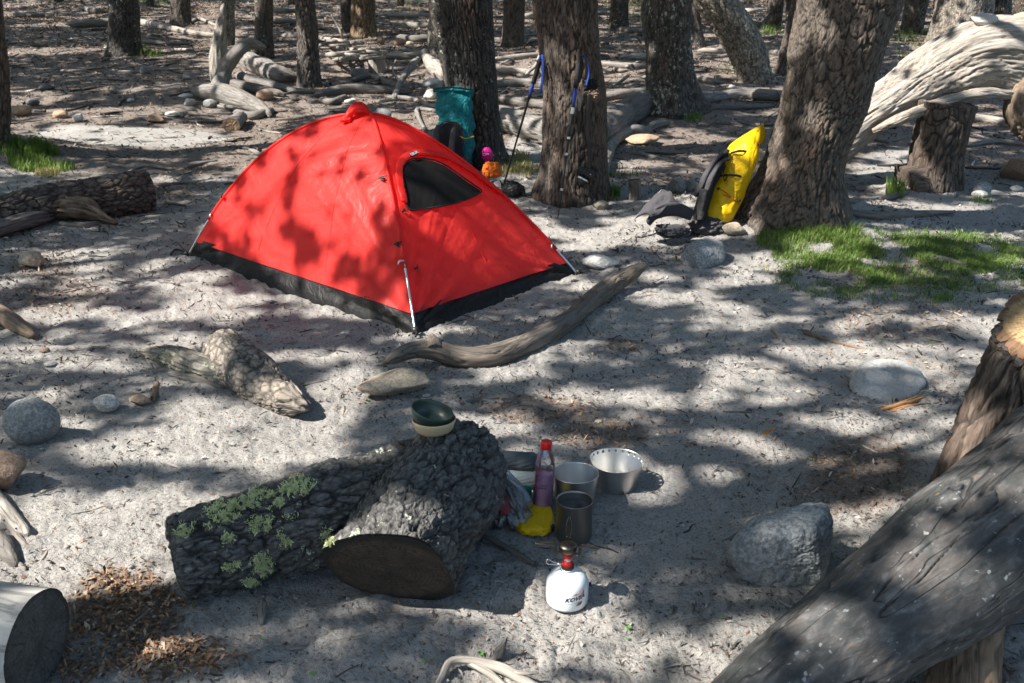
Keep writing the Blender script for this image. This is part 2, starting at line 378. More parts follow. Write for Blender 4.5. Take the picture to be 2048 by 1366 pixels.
def m_fore():
    t = NT('drift_fore'); q = t.attr('bk')
    a = t.noise(t.mapping(q, (9, 9, 5)), 1.0, 5, .6, .6); b = t.noise(t.mapping(q, (34, 34, 14)), 1.0, 6, .65, .5); f = t.noise(t.mapping(q, (120, 120, 22)), 1.0, 4, .6); s = t.noise(t.mapping(q, (60, 60, 40)), 1.0, 3, .5)
    c = t.ramp(b, [(.30, (.018, .023, .024)), (.52, (.040, .044, .046)), (.72, (.12, .123, .126))])
    c = t.mix(t.ramp(a, [(.42, 0.), (.60, .8)]), c, t.ramp(b, [(.3, (.06, .048, .042)), (.55, (.11, .10, .095)), (.75, (.25, .24, .24))]))
    c = t.mix(t.ramp(a, [(.36, .75), (.46, 0.)]), c, (.018, .022, .021))
    c = t.mix(t.ramp(s, [(.66, 0.), (.70, .8)]), c, (.30, .31, .31)); c = t.mix(t.ramp(s, [(.27, .6), (.31, 0.)]), c, (.26, .12, .06))
    cr = t.noise(t.mapping(q, (13, 13, 1.3)), 1.0, 3, .5, .8); cr = t.ramp(t.math('ABSOLUTE', t.math('SUBTRACT', cr, .5)), [(0., 0.), (.014, 1.)])
    c = t.mix(t.math('MULTIPLY', t.math('SUBTRACT', 1.0, cr), .85), c, (.008, .008, .008)); c = t.mix(t.math('MULTIPLY', t.math('SUBTRACT', f, .4), .5), c, (.02, .02, .02))
    h = t.math('ADD', t.math('MULTIPLY', cr, .9), t.math('ADD', t.math('MULTIPLY', b, .8), t.math('MULTIPLY', f, .35)))
    return t.end(t.bsdf(c, .85, normal=t.bump(h, .7, .007)))
M['drift_fore'] = m_fore()
M['peeled'] = m_drift('peeled', (.33, .318, .30), (.50, .48, .45), k=10, stretch=6, bump=.3, wamt=.25, crack=.6)
M['drift_branch'] = m_drift('drift_branch', (.060, .050, .043), (.19, .16, .135), warm=(.16, .11, .07), wamt=.4)
M['orange_wood'] = m_drift('orange_wood', (.26, .11, .035), (.52, .28, .12), wamt=.3)
M['cut_dark'] = m_cut('cut_dark', (.055, .040, .030), (.12, .085, .060), (.018, .015, .012), .16)
M['cut_grey'] = m_cut('cut_grey', (.095, .088, .086), (.16, .148, .14), (.05, .04, .035), .12)
M['cut_yellow'] = m_cut('cut_yellow', (.38, .255, .125), (.50, .36, .19), (.16, .09, .05), .13)
M['cut_tan'] = m_cut('cut_tan', (.30, .20, .12), (.42, .30, .19), (.16, .11, .08), .07)
M['rock_grey'] = m_rock('rock_grey', (.13, .135, .135), (.27, .275, .275))
M['rock_blue'] = m_rock('rock_blue', (.10, .118, .13), (.29, .31, .32), 5., .9, .45, stain=(.17, .155, .14))
M['rock_light'] = m_rock('rock_light', (.36, .35, .33), (.58, .56, .53))
M['rock_pale'] = m_rock('rock_pale', (.25, .25, .25), (.42, .42, .42), 5., .5, .2, stain=(.38, .33, .27))
M['rock_tan'] = m_rock('rock_tan', (.22, .18, .13), (.42, .36, .28), stain=(.20, .22, .18))
M['rock_orange'] = m_rock('rock_orange', (.24, .155, .10), (.40, .29, .20))
M['rock_red'] = m_rock('rock_red', (.16, .105, .075), (.30, .21, .15))
M['rock_dark'] = m_rock('rock_dark', (.055, .058, .065), (.13, .13, .135))
M['tent_red'] = m_cloth('tent_red', (.84, .056, .050), .50, .42, .35, 5., tcol=(1., .028, .034), crink=.03)
M['tent_black'] = m_cloth('tent_black', (.005, .005, .0055), 0, .55, .4, 9., crink=.03)
M['mesh_dark'] = m_cloth('mesh_dark', (.003, .0022, .003), 0, .85, .1, 6.)
M['black'] = m_plain('black_plastic', (.012, .012, .013), .5)
M['blackcloth'] = m_cloth('black_cloth', (.020, .020, .023), 0, .8, .5, 18.)
M['greycloth'] = m_cloth('grey_cloth', (.060, .058, .066), 0, .8, .5, 22.)
M['lgreycloth'] = m_cloth('pale_grey_cloth', (.21, .20, .215), 0, .8, .4, 22.)
M['yellow'] = m_cloth('yellow_coated', (.80, .50, .008), .12, .42, .45, 9., crink=.035)
M['teal'] = m_cloth('teal_coated', (.004, .17, .20), .10, .5, .8, 13., crink=.03)
M['orange'] = m_cloth('orange_cloth', (.62, .13, .012), 0, .6, .6, 14.)
M['pink'] = m_cloth('pink_cloth', (.62, .012, .24), 0, .6, .3, 10.)
M['blue'] = m_plain('blue_strap', (.008, .045, .30), .6)
M['alu'] = m_plain('aluminium', (.74, .74, .75), .30, 1., .05, 60., .1)
M['alu_brushed'] = m_plain('brushed_aluminium', (.80, .79, .77), .32, 1., .12, 40., .12, (1, 1, 10))
M['titan'] = m_plain('titanium', (.30, .29, .28), .42, 1., .06, 90., .12)
M['steel_dark'] = m_plain('dark_steel', (.13, .11, .09), .38, 1., .1, 120., .3)
M['red_metal'] = m_plain('red_anodised', (.42, .018, .015), .3, .6)
M['enamel'] = m_plain('white_enamel', (.74, .80, .84), .2, 0., 0, 30, .04, **{'Coat Weight': .6, 'Coat Roughness': .08})
M['ink'] = m_plain('ink', (.015, .015, .03), .5)
M['ink_orange'] = m_plain('orange_ink', (.75, .20, .04), .5)
M['ink_brown'] = m_plain('brown_ink', (.16, .11, .03), .5)
M['white'] = m_plain('white_print', (.75, .75, .75), .6)
M['redcap'] = m_plain('red_cap', (.72, .012, .015), .35)
M['bowl_green'] = m_plain('green_plastic', (.020, .042, .036), .42)
M['bowl_beige'] = m_plain('beige_plastic', (.52, .41, .26), .5, var=.05)
M['mat_blue'] = m_plain('blue_grey_foam', (.055, .075, .09), .85, 0., .8, 170.)
M['green_foil'] = m_plain('green_foil', (.0, .22, .15), .3, .3)
M['moss'] = m_leaf('pale_lichen', (.50, .54, .27), (.66, .69, .42), .2)
M['grass'] = m_leaf('grass_blades', (.055, .12, .016), (.16, .24, .045), .3)
M['drygrass'] = m_leaf('dry_grass', (.20, .20, .06), (.34, .30, .14), .35)
M['leaf'] = m_leaf('canopy_leaves', (.035, .075, .015), (.07, .13, .03), .3)
M['sprout'] = m_leaf('sprout_leaves', (.10, .35, .03), (.16, .45, .06), .3)
M['chips'] = m_chips('leaf_litter', [(0., (.035, .028, .024)), (.3, (.12, .065, .035)), (.6, (.26, .14, .075)), (.85, (.36, .24, .15)), (1., (.50, .42, .34))])
M['chips_far'] = m_chips('dry_litter', [(0., (.022, .016, .012)), (.5, (.10, .055, .030)), (.85, (.25, .145, .08)), (1., (.40, .33, .26))])
M['chips_grey'] = m_chips('dark_litter', [(0., (.035, .03, .028)), (.4, (.085, .075, .068)), (.75, (.16, .145, .135)), (1., (.48, .45, .42))])
M['gravel'] = m_chips('gravel_stone', [(0., (.06, .055, .05)), (.5, (.20, .19, .18)), (.8, (.34, .30, .27)), (1., (.5, .5, .5))])
def m_clear(name, tint, glossy=.12, rough=.05, diffuse=None, damt=0.0):
    t = NT(name); tr = t.n('BsdfTransparent', {'Color': tint}); g = t.n('BsdfGlossy', {'Color': (1, 1, 1), 'Roughness': rough})
    fr = t.n('Fresnel', {'IOR': 1.45}).outputs[0]
    n = t.bump(t.noise(t.obj(), 45., 3), .5, .004); t.set(g, 'Normal', n)
    s = t.n('MixShader', {0: t.math('ADD', fr, glossy), 1: tr, 2: g})
    if damt: s = t.n('MixShader', {0: damt, 1: s, 2: t.n('BsdfDiffuse', {'Color': diffuse})})
    return t.end(s)
M['clear'] = m_clear('clear_plastic', (.93, .95, .97), .05)
M['bagfilm'] = m_clear('bag_film', (.80, .82, .84), .03, .22, (.45, .46, .48), .10)
M['liquid'] = m_clear('pink_liquid', (.98, .80, .92), .02, .05, (.92, .47, .72), .6)
def m_water():
    t = NT('water_in_mug'); return t.end(t.bsdf((.04, .045, .05), .04, 0., normal=t.bump(t.noise(t.obj(), 60., 2), .1, .002)))
M['water'] = m_water()
def m_ground():
    t = NT('ash_soil'); g = t.n('NewGeometry').outputs['Position']
    lit = t.attr('litter', 'Fac')
    n1 = t.noise(g, 1.3, 4); n2 = t.noise(g, 14., 5, .6); n3 = t.noise(g, 95., 4, .7); n4 = t.noise(g, 420., 3, .7)
    c = t.ramp(n1, [(.3, (.262, .251, .238)), (.7, (.41, .393, .370))])
    c = t.mix(t.math('MULTIPLY', t.ramp(n2, [(.42, 1.), (.6, 0.)]), .35), c, (.15, .135, .125))
    c = t.mix(t.math('MULTIPLY', t.ramp(n3, [(.40, 1.), (.47, 0.)]), .8), c, (.07, .062, .058))
    c = t.mix(t.math('MULTIPLY', t.ramp(n3, [(.6, 0.), (.7, 1.)]), .35), c, (.48, .46, .44))
    brown = t.ramp(n3, [(.35, (.030, .020, .014)), (.5, (.085, .052, .033)), (.66, (.25, .150, .085))])
    f = t.ramp(t.math('ADD', lit, t.math('MULTIPLY', t.math('SUBTRACT', n2, .5), .9)), [(.35, 0.), (.75, 1.)])
    c = t.mix(f, c, brown)
    c = t.mix(.32, c, t.ramp(n4, [(.35, (.10, .10, .10)), (.65, (.60, .58, .56))]))
    h = t.math('ADD', t.math('ADD', t.math('MULTIPLY', n3, .9), t.math('MULTIPLY', n4, .35)), t.math('MULTIPLY', n2, .8))
    return t.end(t.bsdf(c, .95, normal=t.bump(h, .9, .014)))
M['ground'] = m_ground()
# ---------------------------------------------------------------- ground mounds round the trunks
for px, py, h, r in ((1145, 405, .10, .55), (1590, 455, .16, .75), (1690, 500, .08, .8), (-60, 330, .22, .7), (950, 330, .08, .6), (1340, 235, .10, .8), (1870, 395, .05, .5), (1500, 165, .06, .6)):
    p = G(px, py); MOUNDS.append((p[0], p[1] + .25, h, r))
def GL(px, py, off):
    d = ray(px, py); P = CAM + d * _ts[:, None]; h = P[:, 2] - T0(P[:, 0], P[:, 1]) - off; k = int(np.argmax(h < 0)) or len(_ts) - 1
    w = h[k - 1] / (h[k - 1] - h[k] + 1e-12); return P[k - 1] * (1 - w) + P[k] * w
def gp(px, py, w, lift=0.0, sink=.8):
    p = G(px, py)
    for _ in range(2): r = w * pxm(p) / 2; p = GL(px, py, r * sink + lift)
    return p, r
def wp(rows):
    o = [gp(*r) for r in rows]; return [a for a, b in o], [b for a, b in o]

# litter density on the ground, ellipses given on the photograph's ground
def ell(px, py, rx, ry):
    c = G(px, py); a = G(px + rx, py) - c; b = G(px, py - ry) - c; return c[:2], np.linalg.inv(np.array([a[:2], b[:2]]).T)
def ellval(E_, x, y):
    c, Mi = E_; d = np.stack([x - c[0], y - c[1]], -1) @ Mi.T; return np.hypot(d[..., 0], d[..., 1])
LITTER = [(250, 1215, 150, 90, .85), (330, 1320, 230, 60, .65), (150, 1310, 90, 80, .6), (1080, 820, 170, 40, .8), (1200, 865, 130, 35, .9), (960, 790, 90, 25, .5), (1330, 840, 120, 40, .45),
          (1720, 940, 150, 90, .8), (1650, 1000, 110, 50, .6), (1560, 870, 180, 60, .4), (1245, 690, 50, 20, .7), (1800, 640, 200, 70, .55), (1780, 560, 220, 40, .6), (120, 590, 160, 50, .55), (80, 540, 90, 30, .6),
          (250, 370, 260, 60, .6), (430, 860, 60, 20, .3), (1560, 940, 160, 50, .4), (1000, 1290, 200, 60, .25), (560, 1290, 120, 40, .35), (1500, 700, 200, 40, .25), (1400, 520, 60, 20, .4), (1480, 880, 160, 60, .35), (1850, 760, 120, 60, .45), (700, 800, 90, 25, .35), (1780, 1120, 90, 50, .5), (480, 850, 90, 25, .25), (1950, 1350, 120, 60, .8)]
LITTER = [(ell(a, b, c, d), e) for a, b, c, d, e in LITTER]
SAND = [(ell(230, 275, 260, 28), 1), (ell(1080, 480, 300, 50), 1.), (ell(1820, 330, 120, 40), .8), (ell(1050, 300, 50, 40), .8), (ell(1250, 330, 80, 14), .2), (ell(1900, 440, 160, 20), .4)]
def litter(x, y):
    r = np.hypot(x, y); v = .95 * sstep(7.0, 9.5, y + .5 * fbm(P3(x * .8, y * .8), 2, 3))
    for e, k in SAND: v = v * (1 - k * (1 - sstep(.6, 1.15, ellval(e, x, y))))
    for e, k in LITTER: v = np.maximum(v, k * (1 - sstep(.45, 1.15, ellval(e, x, y))))
    return np.clip(v + .12 * fbm(P3(x * 2.2, y * 2.2), 3, 15), 0, 1)

# ---------------------------------------------------------------- the ground, one sheet
def build_ground():
    rr = [0.25]
    while rr[-1] < 240: rr.append(rr[-1] * (1.0048 if 1.4 < rr[-1] < 12 else 1.02) + .0002)
    rr = np.array(rr); half = radians(33)
    th = np.concatenate([np.linspace(-half, half, 660), np.linspace(half, 2 * pi - half, 90)[1:-1]])
    R, TH = np.meshgrid(rr, th, indexing='ij'); x = R * np.sin(TH); y = R * np.cos(TH)
    V = np.stack([x, y, T(x, y)], -1).reshape(-1, 3)
    c = len(V); V = np.vstack([V, [0, 0, float(T(0., 0.))]]); nu = len(th)
    f = grid_faces(len(rr), nu)[:, ::-1]; fan = np.array([[j, (j + 1) % nu, c] for j in range(nu)])[:, ::-1]
    o = mk('ground', V, [f, fan], M['ground'], loc=(0, 0, 0), attrs={'litter': litter(V[:, 0], V[:, 1])})
    tag(o, 'pale ash soil clearing with bark litter', 'ground', kind='structure')
build_ground()

# ---------------------------------------------------------------- trees
TREES = []
def bark_disp(k, stretch, depth, seed, edge=.22, low=.02):
    def f(Q):
        w = fbm(Q * [6, 6, 3], 2, seed + 50); q = Q * [k, k, k / stretch] + (w * 1.1)[..., None]
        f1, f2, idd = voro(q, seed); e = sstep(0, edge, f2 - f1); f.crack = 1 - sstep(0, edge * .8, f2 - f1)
        return depth * (e * (.8 + .3 * idd) - .7) + low * fbm(Q * [3.5, 3.5, 1.6], 3, seed + 7) + depth * .22 * fbm(Q * [70, 70, 35], 2, seed + 9)
    return f
def groove_disp(k, stretch, depth, seed, low=.02):
    def f(Q):
        n = fbm(Q * [k, k, k / stretch], 4, seed, .6); big = fbm(Q * [5, 5, 1.5], 2, seed + 30)
        return -depth * np.clip(1 - np.abs(n) * 5, 0, 1) + low * big + depth * .5 * n
    return f
def tree(label, rows, mat, q=1, flare=.35, fl=.16, group=None, top=8.5, name='tree', base=None, nroots=5, seed=0, cat='tree', tdisp=None, kinkz=None):
    if base is None:
        p = G(rows[0][0], rows[0][1]); r0 = rows[0][2] * pxm(p) / 2; by = p[1] + r0 * .75
        pts = [E(x, y, by) for x, y, w in rows]; rad = [w * pxm(a) / 2 for a, (x, y, w) in zip(pts, rows)]
        z0 = float(T(pts[0][0], by)); pts[0] = A(pts[0][0], by, z0 + .02)
    else:
        pts = [A(*b[:3]) for b in base]; rad = [b[3] for b in base]; by = pts[0][1]; z0 = float(T(pts[0][0], by))
    d0 = pts[1] - pts[0]; d0 = d0 / max(d0[2], .05); pts.insert(0, A(pts[0][0] - d0[0] * .15, by, z0 - .16)); rad.insert(0, rad[0] * 1.05)
    zt = pts[-1][2]; sl = nrm(pts[-1] - pts[-3 if len(pts) > 3 else -2]); sl = np.clip(sl / max(sl[2], .3), -.9, .9); sl[2] = 1
    ndense = sum(np.linalg.norm(np.diff(pts, axis=0), axis=1)) + .35
    c = pts[-1].copy(); rt = rad[-1]; k = 0
    while c[2] < top:
        k += 1; sl[:2] *= .80; c = c + sl * A(1.1, 1.1, 1.1) + A(random.uniform(-.08, .08), random.uniform(-.08, .08), 0); pts.append(c.copy()); rad.append(rt * max(.25, 1 - .65 * (c[2] - zt) / (top - zt)))
    phs = random.uniform(0, 6)
    def lobe(th, L, tot):
        e = np.exp(-np.maximum(L - .16, 0) / fl); return 1 + flare * e * (.55 + .6 * np.abs(np.cos(th * nroots / 2 + phs)) ** 2) + .04 * np.sin(2 * th + 1.3 * L + phs) + .03 * np.sin(3 * th - 2 * L)
    st = (.007, .02, .05)[q]; nu = (230, 90, 40)[q]
    ls = np.concatenate([np.arange(0, ndense, st), np.linspace(ndense, 40, 80)[1:]])
    Lt = sum(np.linalg.norm(np.diff(pts, axis=0), axis=1)); ls = ls[ls < Lt * .995]
    dsp = tdisp or [bark_disp(33, 3.8, .014, seed, edge=.18, low=.028), bark_disp(22, 3.2, .014, seed, low=.02), bark_disp(18, 4, .012, seed, low=.02)][q]
    rt_ = root(name, (pts[1][0], by, z0), label, cat, group)
    mb = MB(); mb.tube(pts, rad, nu=nu, ls=ls, disp=dsp, lobe=lobe, cap=('none', 'flat'), seed=seed)
    lm = mb; P = np.array(pts)
    for b in range(6):
        z = random.uniform(4.3, top - .4) if base is None or top > 7 else top * .8
        cx = A(np.interp(z, P[:, 2], P[:, 0]), np.interp(z, P[:, 2], P[:, 1]), z); r = np.interp(z, P[:, 2], rad)
        an = random.uniform(0, 6.28); L = random.uniform(1.2, 2.2); o = A(cos(an), sin(an), .35)
        lm.tube([cx, cx + o * L * .4, cx + o * L * .75 + A(0, 0, .15), cx + o * L + A(random.uniform(-.3, .3), random.uniform(-.3, .3), .5)], [r * .45, r * .33, r * .2, .012], nu=7, nv=10)
    mb.done('trunk', M[mat], rt_)
    TREES.append((rt_, P[-3], P)); return rt_, pts, rad

g_far = None
main_tree = tree('massive rough-barked trunk leaning right, with the yellow pack propped on it', [(1590, 452, 178), (1612, 330, 152), (1650, 200, 165), (1675, 110, 176), (1700, 0, 192), (1712, -60, 196)], 'bark_big', 0, .30, .20, seed=3)
pole_tree = tree('thick brown trunk with a broken knot, two trekking poles leaning on it', [(1143, 402, 132), (1146, 330, 132), (1150, 200, 134), (1140, 100, 132), (1133, 0, 142), (1130, -60, 145)], 'bark_brown', 0, .20, .10, seed=14, nroots=4, tdisp=bark_disp(36, 7, .012, 14, edge=.2, low=.022))
teal_tree = tree('dark deeply furrowed trunk behind the teal backpack', [(950, 332, 112), (950, 250, 100), (942, 160, 104), (935, 80, 112), (926, 0, 122), (922, -60, 124)], 'bark_dark', 0, .28, .14, seed=25, tdisp=bark_disp(30, 7, .015, 25, edge=.22, low=.022))
tree('broad trunk speckled with pale lichen, standing behind a grey fallen log', [(1345, 228, 100), (1342, 150, 92), (1336, 80, 90), (1333, 0, 98)], 'bark_lichen', 1, .42, .18, seed=31)
tree('dark trunk cut off by the left edge, grass at its foot', [(-36, 300, 92), (-35, 200, 92), (-38, 100, 88), (-45, 0, 88)], 'bark_grey', 1, .25, .15, seed=36)
tree('wide dark trunk standing alone on the bare upper left ground', [(250, 112, 64), (248, 60, 60), (245, 0, 58)], 'bark_dark', 1, .2, .12, seed=41)
tree('pale grey trunk behind the long bleached pole', [(362, 52, 42), (361, 20, 40), (360, -20, 40)], 'bark_grey', 2, .2, .12, seed=42)
tree('slim grey trunk rising right behind the bleached snag', [(455, 92, 30), (455, 40, 28), (456, -10, 28)], 'bark_light', 2, .1, .1, seed=43)
tree('slender dark trunk right behind the grey log pile', [(528, 118, 40), (527, 60, 37), (528, 0, 37)], 'bark_dark', 2, .1, .1, seed=44)
tree('straight slender trunk at the right end of the log pile', [(620, 174, 46), (617, 110, 42), (613, 50, 40), (608, 0, 40)], 'bark_grey', 1, .12, .1, seed=45)
tree('tan trunk of split peeling wood above the white stick heap', [(728, 76, 52), (725, 30, 48), (724, -20, 46)], 'bark_split', 1, .2, .12, seed=46)
tree('grey trunk growing tight against the left of the tan split trunk', [(696, 66, 24), (694, 20, 24), (692, -20, 24)], 'bark_grey', 2, .1, .1, seed=47)
tree('light lichen-crusted trunk half hidden by the dark furrowed one', [(880, 122, 46), (876, 60, 40), (884, 0, 38)], 'bark_light', 1, .25, .15, seed=48)
tree('shaded trunk seen in the gap left of the trekking-pole trunk', [(1024, 94, 46), (1027, 40, 44), (1030, -20, 44)], 'bark_brown', 2, .15, .12, seed=49)
tree('dark distant trunk between the trekking-pole trunk and the lichened one', [(1236, 62, 40), (1238, 20, 36), (1240, -20, 36)], 'bark_dark', 2, .15, .1, seed=50)
tree('slim trunk showing just right of the lichened one', [(1398, 95, 24), (1392, 40, 20), (1388, -10, 20)], 'bark_dark', 2, .2, .1, seed=51)
tree('pale trunk curving sharply to the left as it rises', [(1508, 165, 56), (1496, 110, 66), (1468, 55, 70), (1432, 5, 70), (1385, -50, 68)], 'bark_light', 1, .35, .12, seed=52)
tree('thin grey stem slanting right beside the massive trunk', [(1562, 152, 26), (1576, 90, 24), (1590, 30, 24), (1602, -20, 24)], 'bark_grey', 2, .1, .1, seed=53)
tree('far trunk with a crooked foot above the pale curving one', [(1540, 58, 30), (1550, 25, 28), (1553, -15, 28)], 'bark_grey', 2, .5, .15, seed=54)
tree('small dark trunk between the crooked-footed one and the thin slanting stem', [(1578, 62, 20), (1580, 20, 18), (1582, -20, 18)], 'bark_dark', 2, .1, .1, seed=55)
tree('dark mossy trunk in the gap right of the massive trunk', [(1822, 68, 42), (1828, 30, 42), (1838, -15, 44)], 'bark_lichen', 2, .1, .1, seed=56)
tree('broad peeling grey trunk right behind the bleached arching log', [(1915, 95, 118), (1925, 40, 108), (1935, -20, 104)], 'bark_light', 1, .1, .1, seed=57)
tree('pale lichen-green trunk above the stone on the arching log', [(2003, 70, 34), (2005, 20, 32), (2008, -20, 32)], 'bark_lichen', 2, .1, .1, seed=58)
tree('dark trunk at the upper right corner behind the arching log', [(2046, 60, 44), (2050, 20, 44), (2054, -20, 44)], 'bark_dark', 2, .1, .1, seed=59)
# trees that stand outside the picture: they throw the shade the picture shows
for i, (x, y, r, l) in enumerate([(-5.2, .5, .22, 'rough trunk standing outside the left of the camp'), (-7.2, 5.9, .2, 'grey trunk beyond the split log at the far left'), (-3.6, -2.6, .24, 'thick trunk standing behind the viewpoint'), (-9.5, 2.6, .2, 'furrowed trunk deep in the left woods'), (-9, 11, .22, 'dark trunk on the bare ground far left'),
                                  (-13, 17, .25, 'wide trunk in the woods at the far left rear'), (4.6, 2.0, .2, 'grey trunk outside the right of the camp'), (7.5, 11, .24, 'broad trunk beyond the arching log')]):
    z = float(T(x, y)); tree(l, None, 'bark_grey', 2, .25, .15, base=[(x, y, z, r), (x + .05, y, z + 1.2, r * .9), (x + .1, y + .05, z + 2.4, r * .8)], seed=60 + i)
# far woods: trunks seen in the gaps along the top edge
for i, (px, py, w, l) in enumerate([(118, 6, 16, 'dim far trunk above the bare upper left ground'), (300, 14, 14, 'dim far trunk between the lone dark trunk and the pale one'), (585, 10, 16, 'dim far trunk left of the straight slender one'), (800, 12, 16, 'dim far trunk between the tan trunk and the light one'), (1290, 14, 16, 'dim far trunk just left of the lichened one'), (1655, 20, 16, 'far trunk behind the massive one'), (1790, 22, 18, 'far trunk against the right side of the massive one'), (1875, 20, 16, 'dim far trunk beside the broad peeling one')]):
    tree(l, [(px, py, w), (px + 1, py - 30, w), (px + 2, py - 60, w)], 'bark_dark', 2, .2, .15, seed=80 + i)

# supporting trunk stub under the arching log
def wood(name, label, cat, pts, rad, mat, nu=28, step=.03, cut=(None, None), branches=(), disp=None, capn=.02, group=None, flat=1., cap=('jag', 'jag'), lobe=None, seed=None, n0=None, loc=None, bulge=0.):
    seed = seed if seed is not None else int(abs(pts[0][0] * 97 + pts[0][1] * 31)) % 500
    rm = float(np.mean(rad)); disp = disp or groove_disp(1.1 / rm, 7, rm * .12, seed, rm * .16)
    cp = tuple('none' if c else k for c, k in zip(cut, cap))
    t = tube(pts, rad, nu=nu, step=step, disp=disp, cap=cp, capn=capn, flat=flat, lobe=lobe, seed=seed, n0=n0)
    mb = MB(); mb.add(t['V'], t['F'], t['Q'], t['X'])
    for bp, br in branches: mb.tube(bp, br, nu=max(8, nu // 3), step=step, disp=groove_disp(60, 6, float(np.mean(br)) * .2, seed + 5, float(np.mean(br)) * .2), cap=('flat', 'jag'))
    o = tag(mb.done(name, M[mat], loc=loc if loc is not None else tuple(t['c'][len(t['c']) // 2] - A(0, 0, rm))), label, cat, group)
    for k, c in enumerate(cut):
        if not c: continue
        ring = t['ring0'] if k == 0 else t['ring1']; d = -t['tg'][0] if k == 0 else t['tg'][-1]
        V, Fs, Q = disc(ring, d, bulge=bulge, noise=.004, seed=seed)
        if k == 0: Fs = [f[:, ::-1] for f in Fs]
        mk('cut_face', V, Fs, M[c], o, Q=Q)
    return o
def log(label, rows, mat='drift_grey', name='fallen_log', cat='fallen log', step=None, nu=None, branches=(), **k):
    pts, rad = wp(rows); rm = np.mean(rad); wd = np.mean([r[2] for r in rows])
    nu = nu or int(np.clip(wd * 1.2, 10, 60)); step = step or max(.012, rm * .35)
    br = [wp(b) for b in branches]
    return wood(name, label, cat, pts, rad, mat, nu=nu, step=step, branches=br, **k)
# ---------------------------------------------------------------- driftwood and logs of the back ground
g = 'bleached fallen wood behind the camp'
p = G(1862, 396); by = p[1] + .36
wood('tree_stump', 'brown trunk stub standing under the bleached arching log and carrying it', 'stump', [A(p[0] - .03, by, p[2] - .1), E(1862, 385, by), E(1872, 320, by), E(1885, 260, by), E(1897, 206, by)], [.235, .222, .20, .20, .205], 'bark_brown', nu=150, step=.009,
     disp=bark_disp(18, 4.2, .016, 71, low=.02), lobe=lambda th, L, t: 1 + .30 * np.exp(-np.maximum(L - .08, 0) / .10) * (.5 + .5 * np.cos(3 * th) ** 2), cap=('flat', 'flat'))
yy = 8.0
arch = [E(1560, 372, yy - .2), E(1640, 310, yy - .15), E(1720, 243, yy - .1), E(1800, 190, yy - .05), E(1880, 142, yy), E(1960, 116, yy), E(2050, 128, yy), E(2150, 170, yy), E(2260, 260, yy)]
wood('fallen_log', 'huge sun-bleached log arching over the brown stub, stones on top', 'fallen log', arch, [.11, .14, .155, .19, .25, .28, .31, .30, .26], 'drift_white', nu=230, step=.012, disp=lambda Q: groove_disp(7, 7, .018, 5, .045)(Q) + groove_disp(26, 9, .011, 6, 0)(Q), branches=[([E(1745, 262, yy - .3), E(1800, 238, yy - .33), E(1880, 208, yy - .32), E(1960, 188, yy - .3), E(2030, 190, yy - .28)], [.02, .045, .05, .05, .03])])
wood('root_stub', 'brown weathered root hanging down below the arching log at the right edge', 'root', [E(2052, 175, yy - .25), E(2040, 215, yy - .27), E(2052, 260, yy - .28), E(2075, 320, yy - .25)], [.08, .105, .085, .03], 'drift_brown', nu=60, step=.012, disp=groove_disp(14, 4, .03, 8, .03))
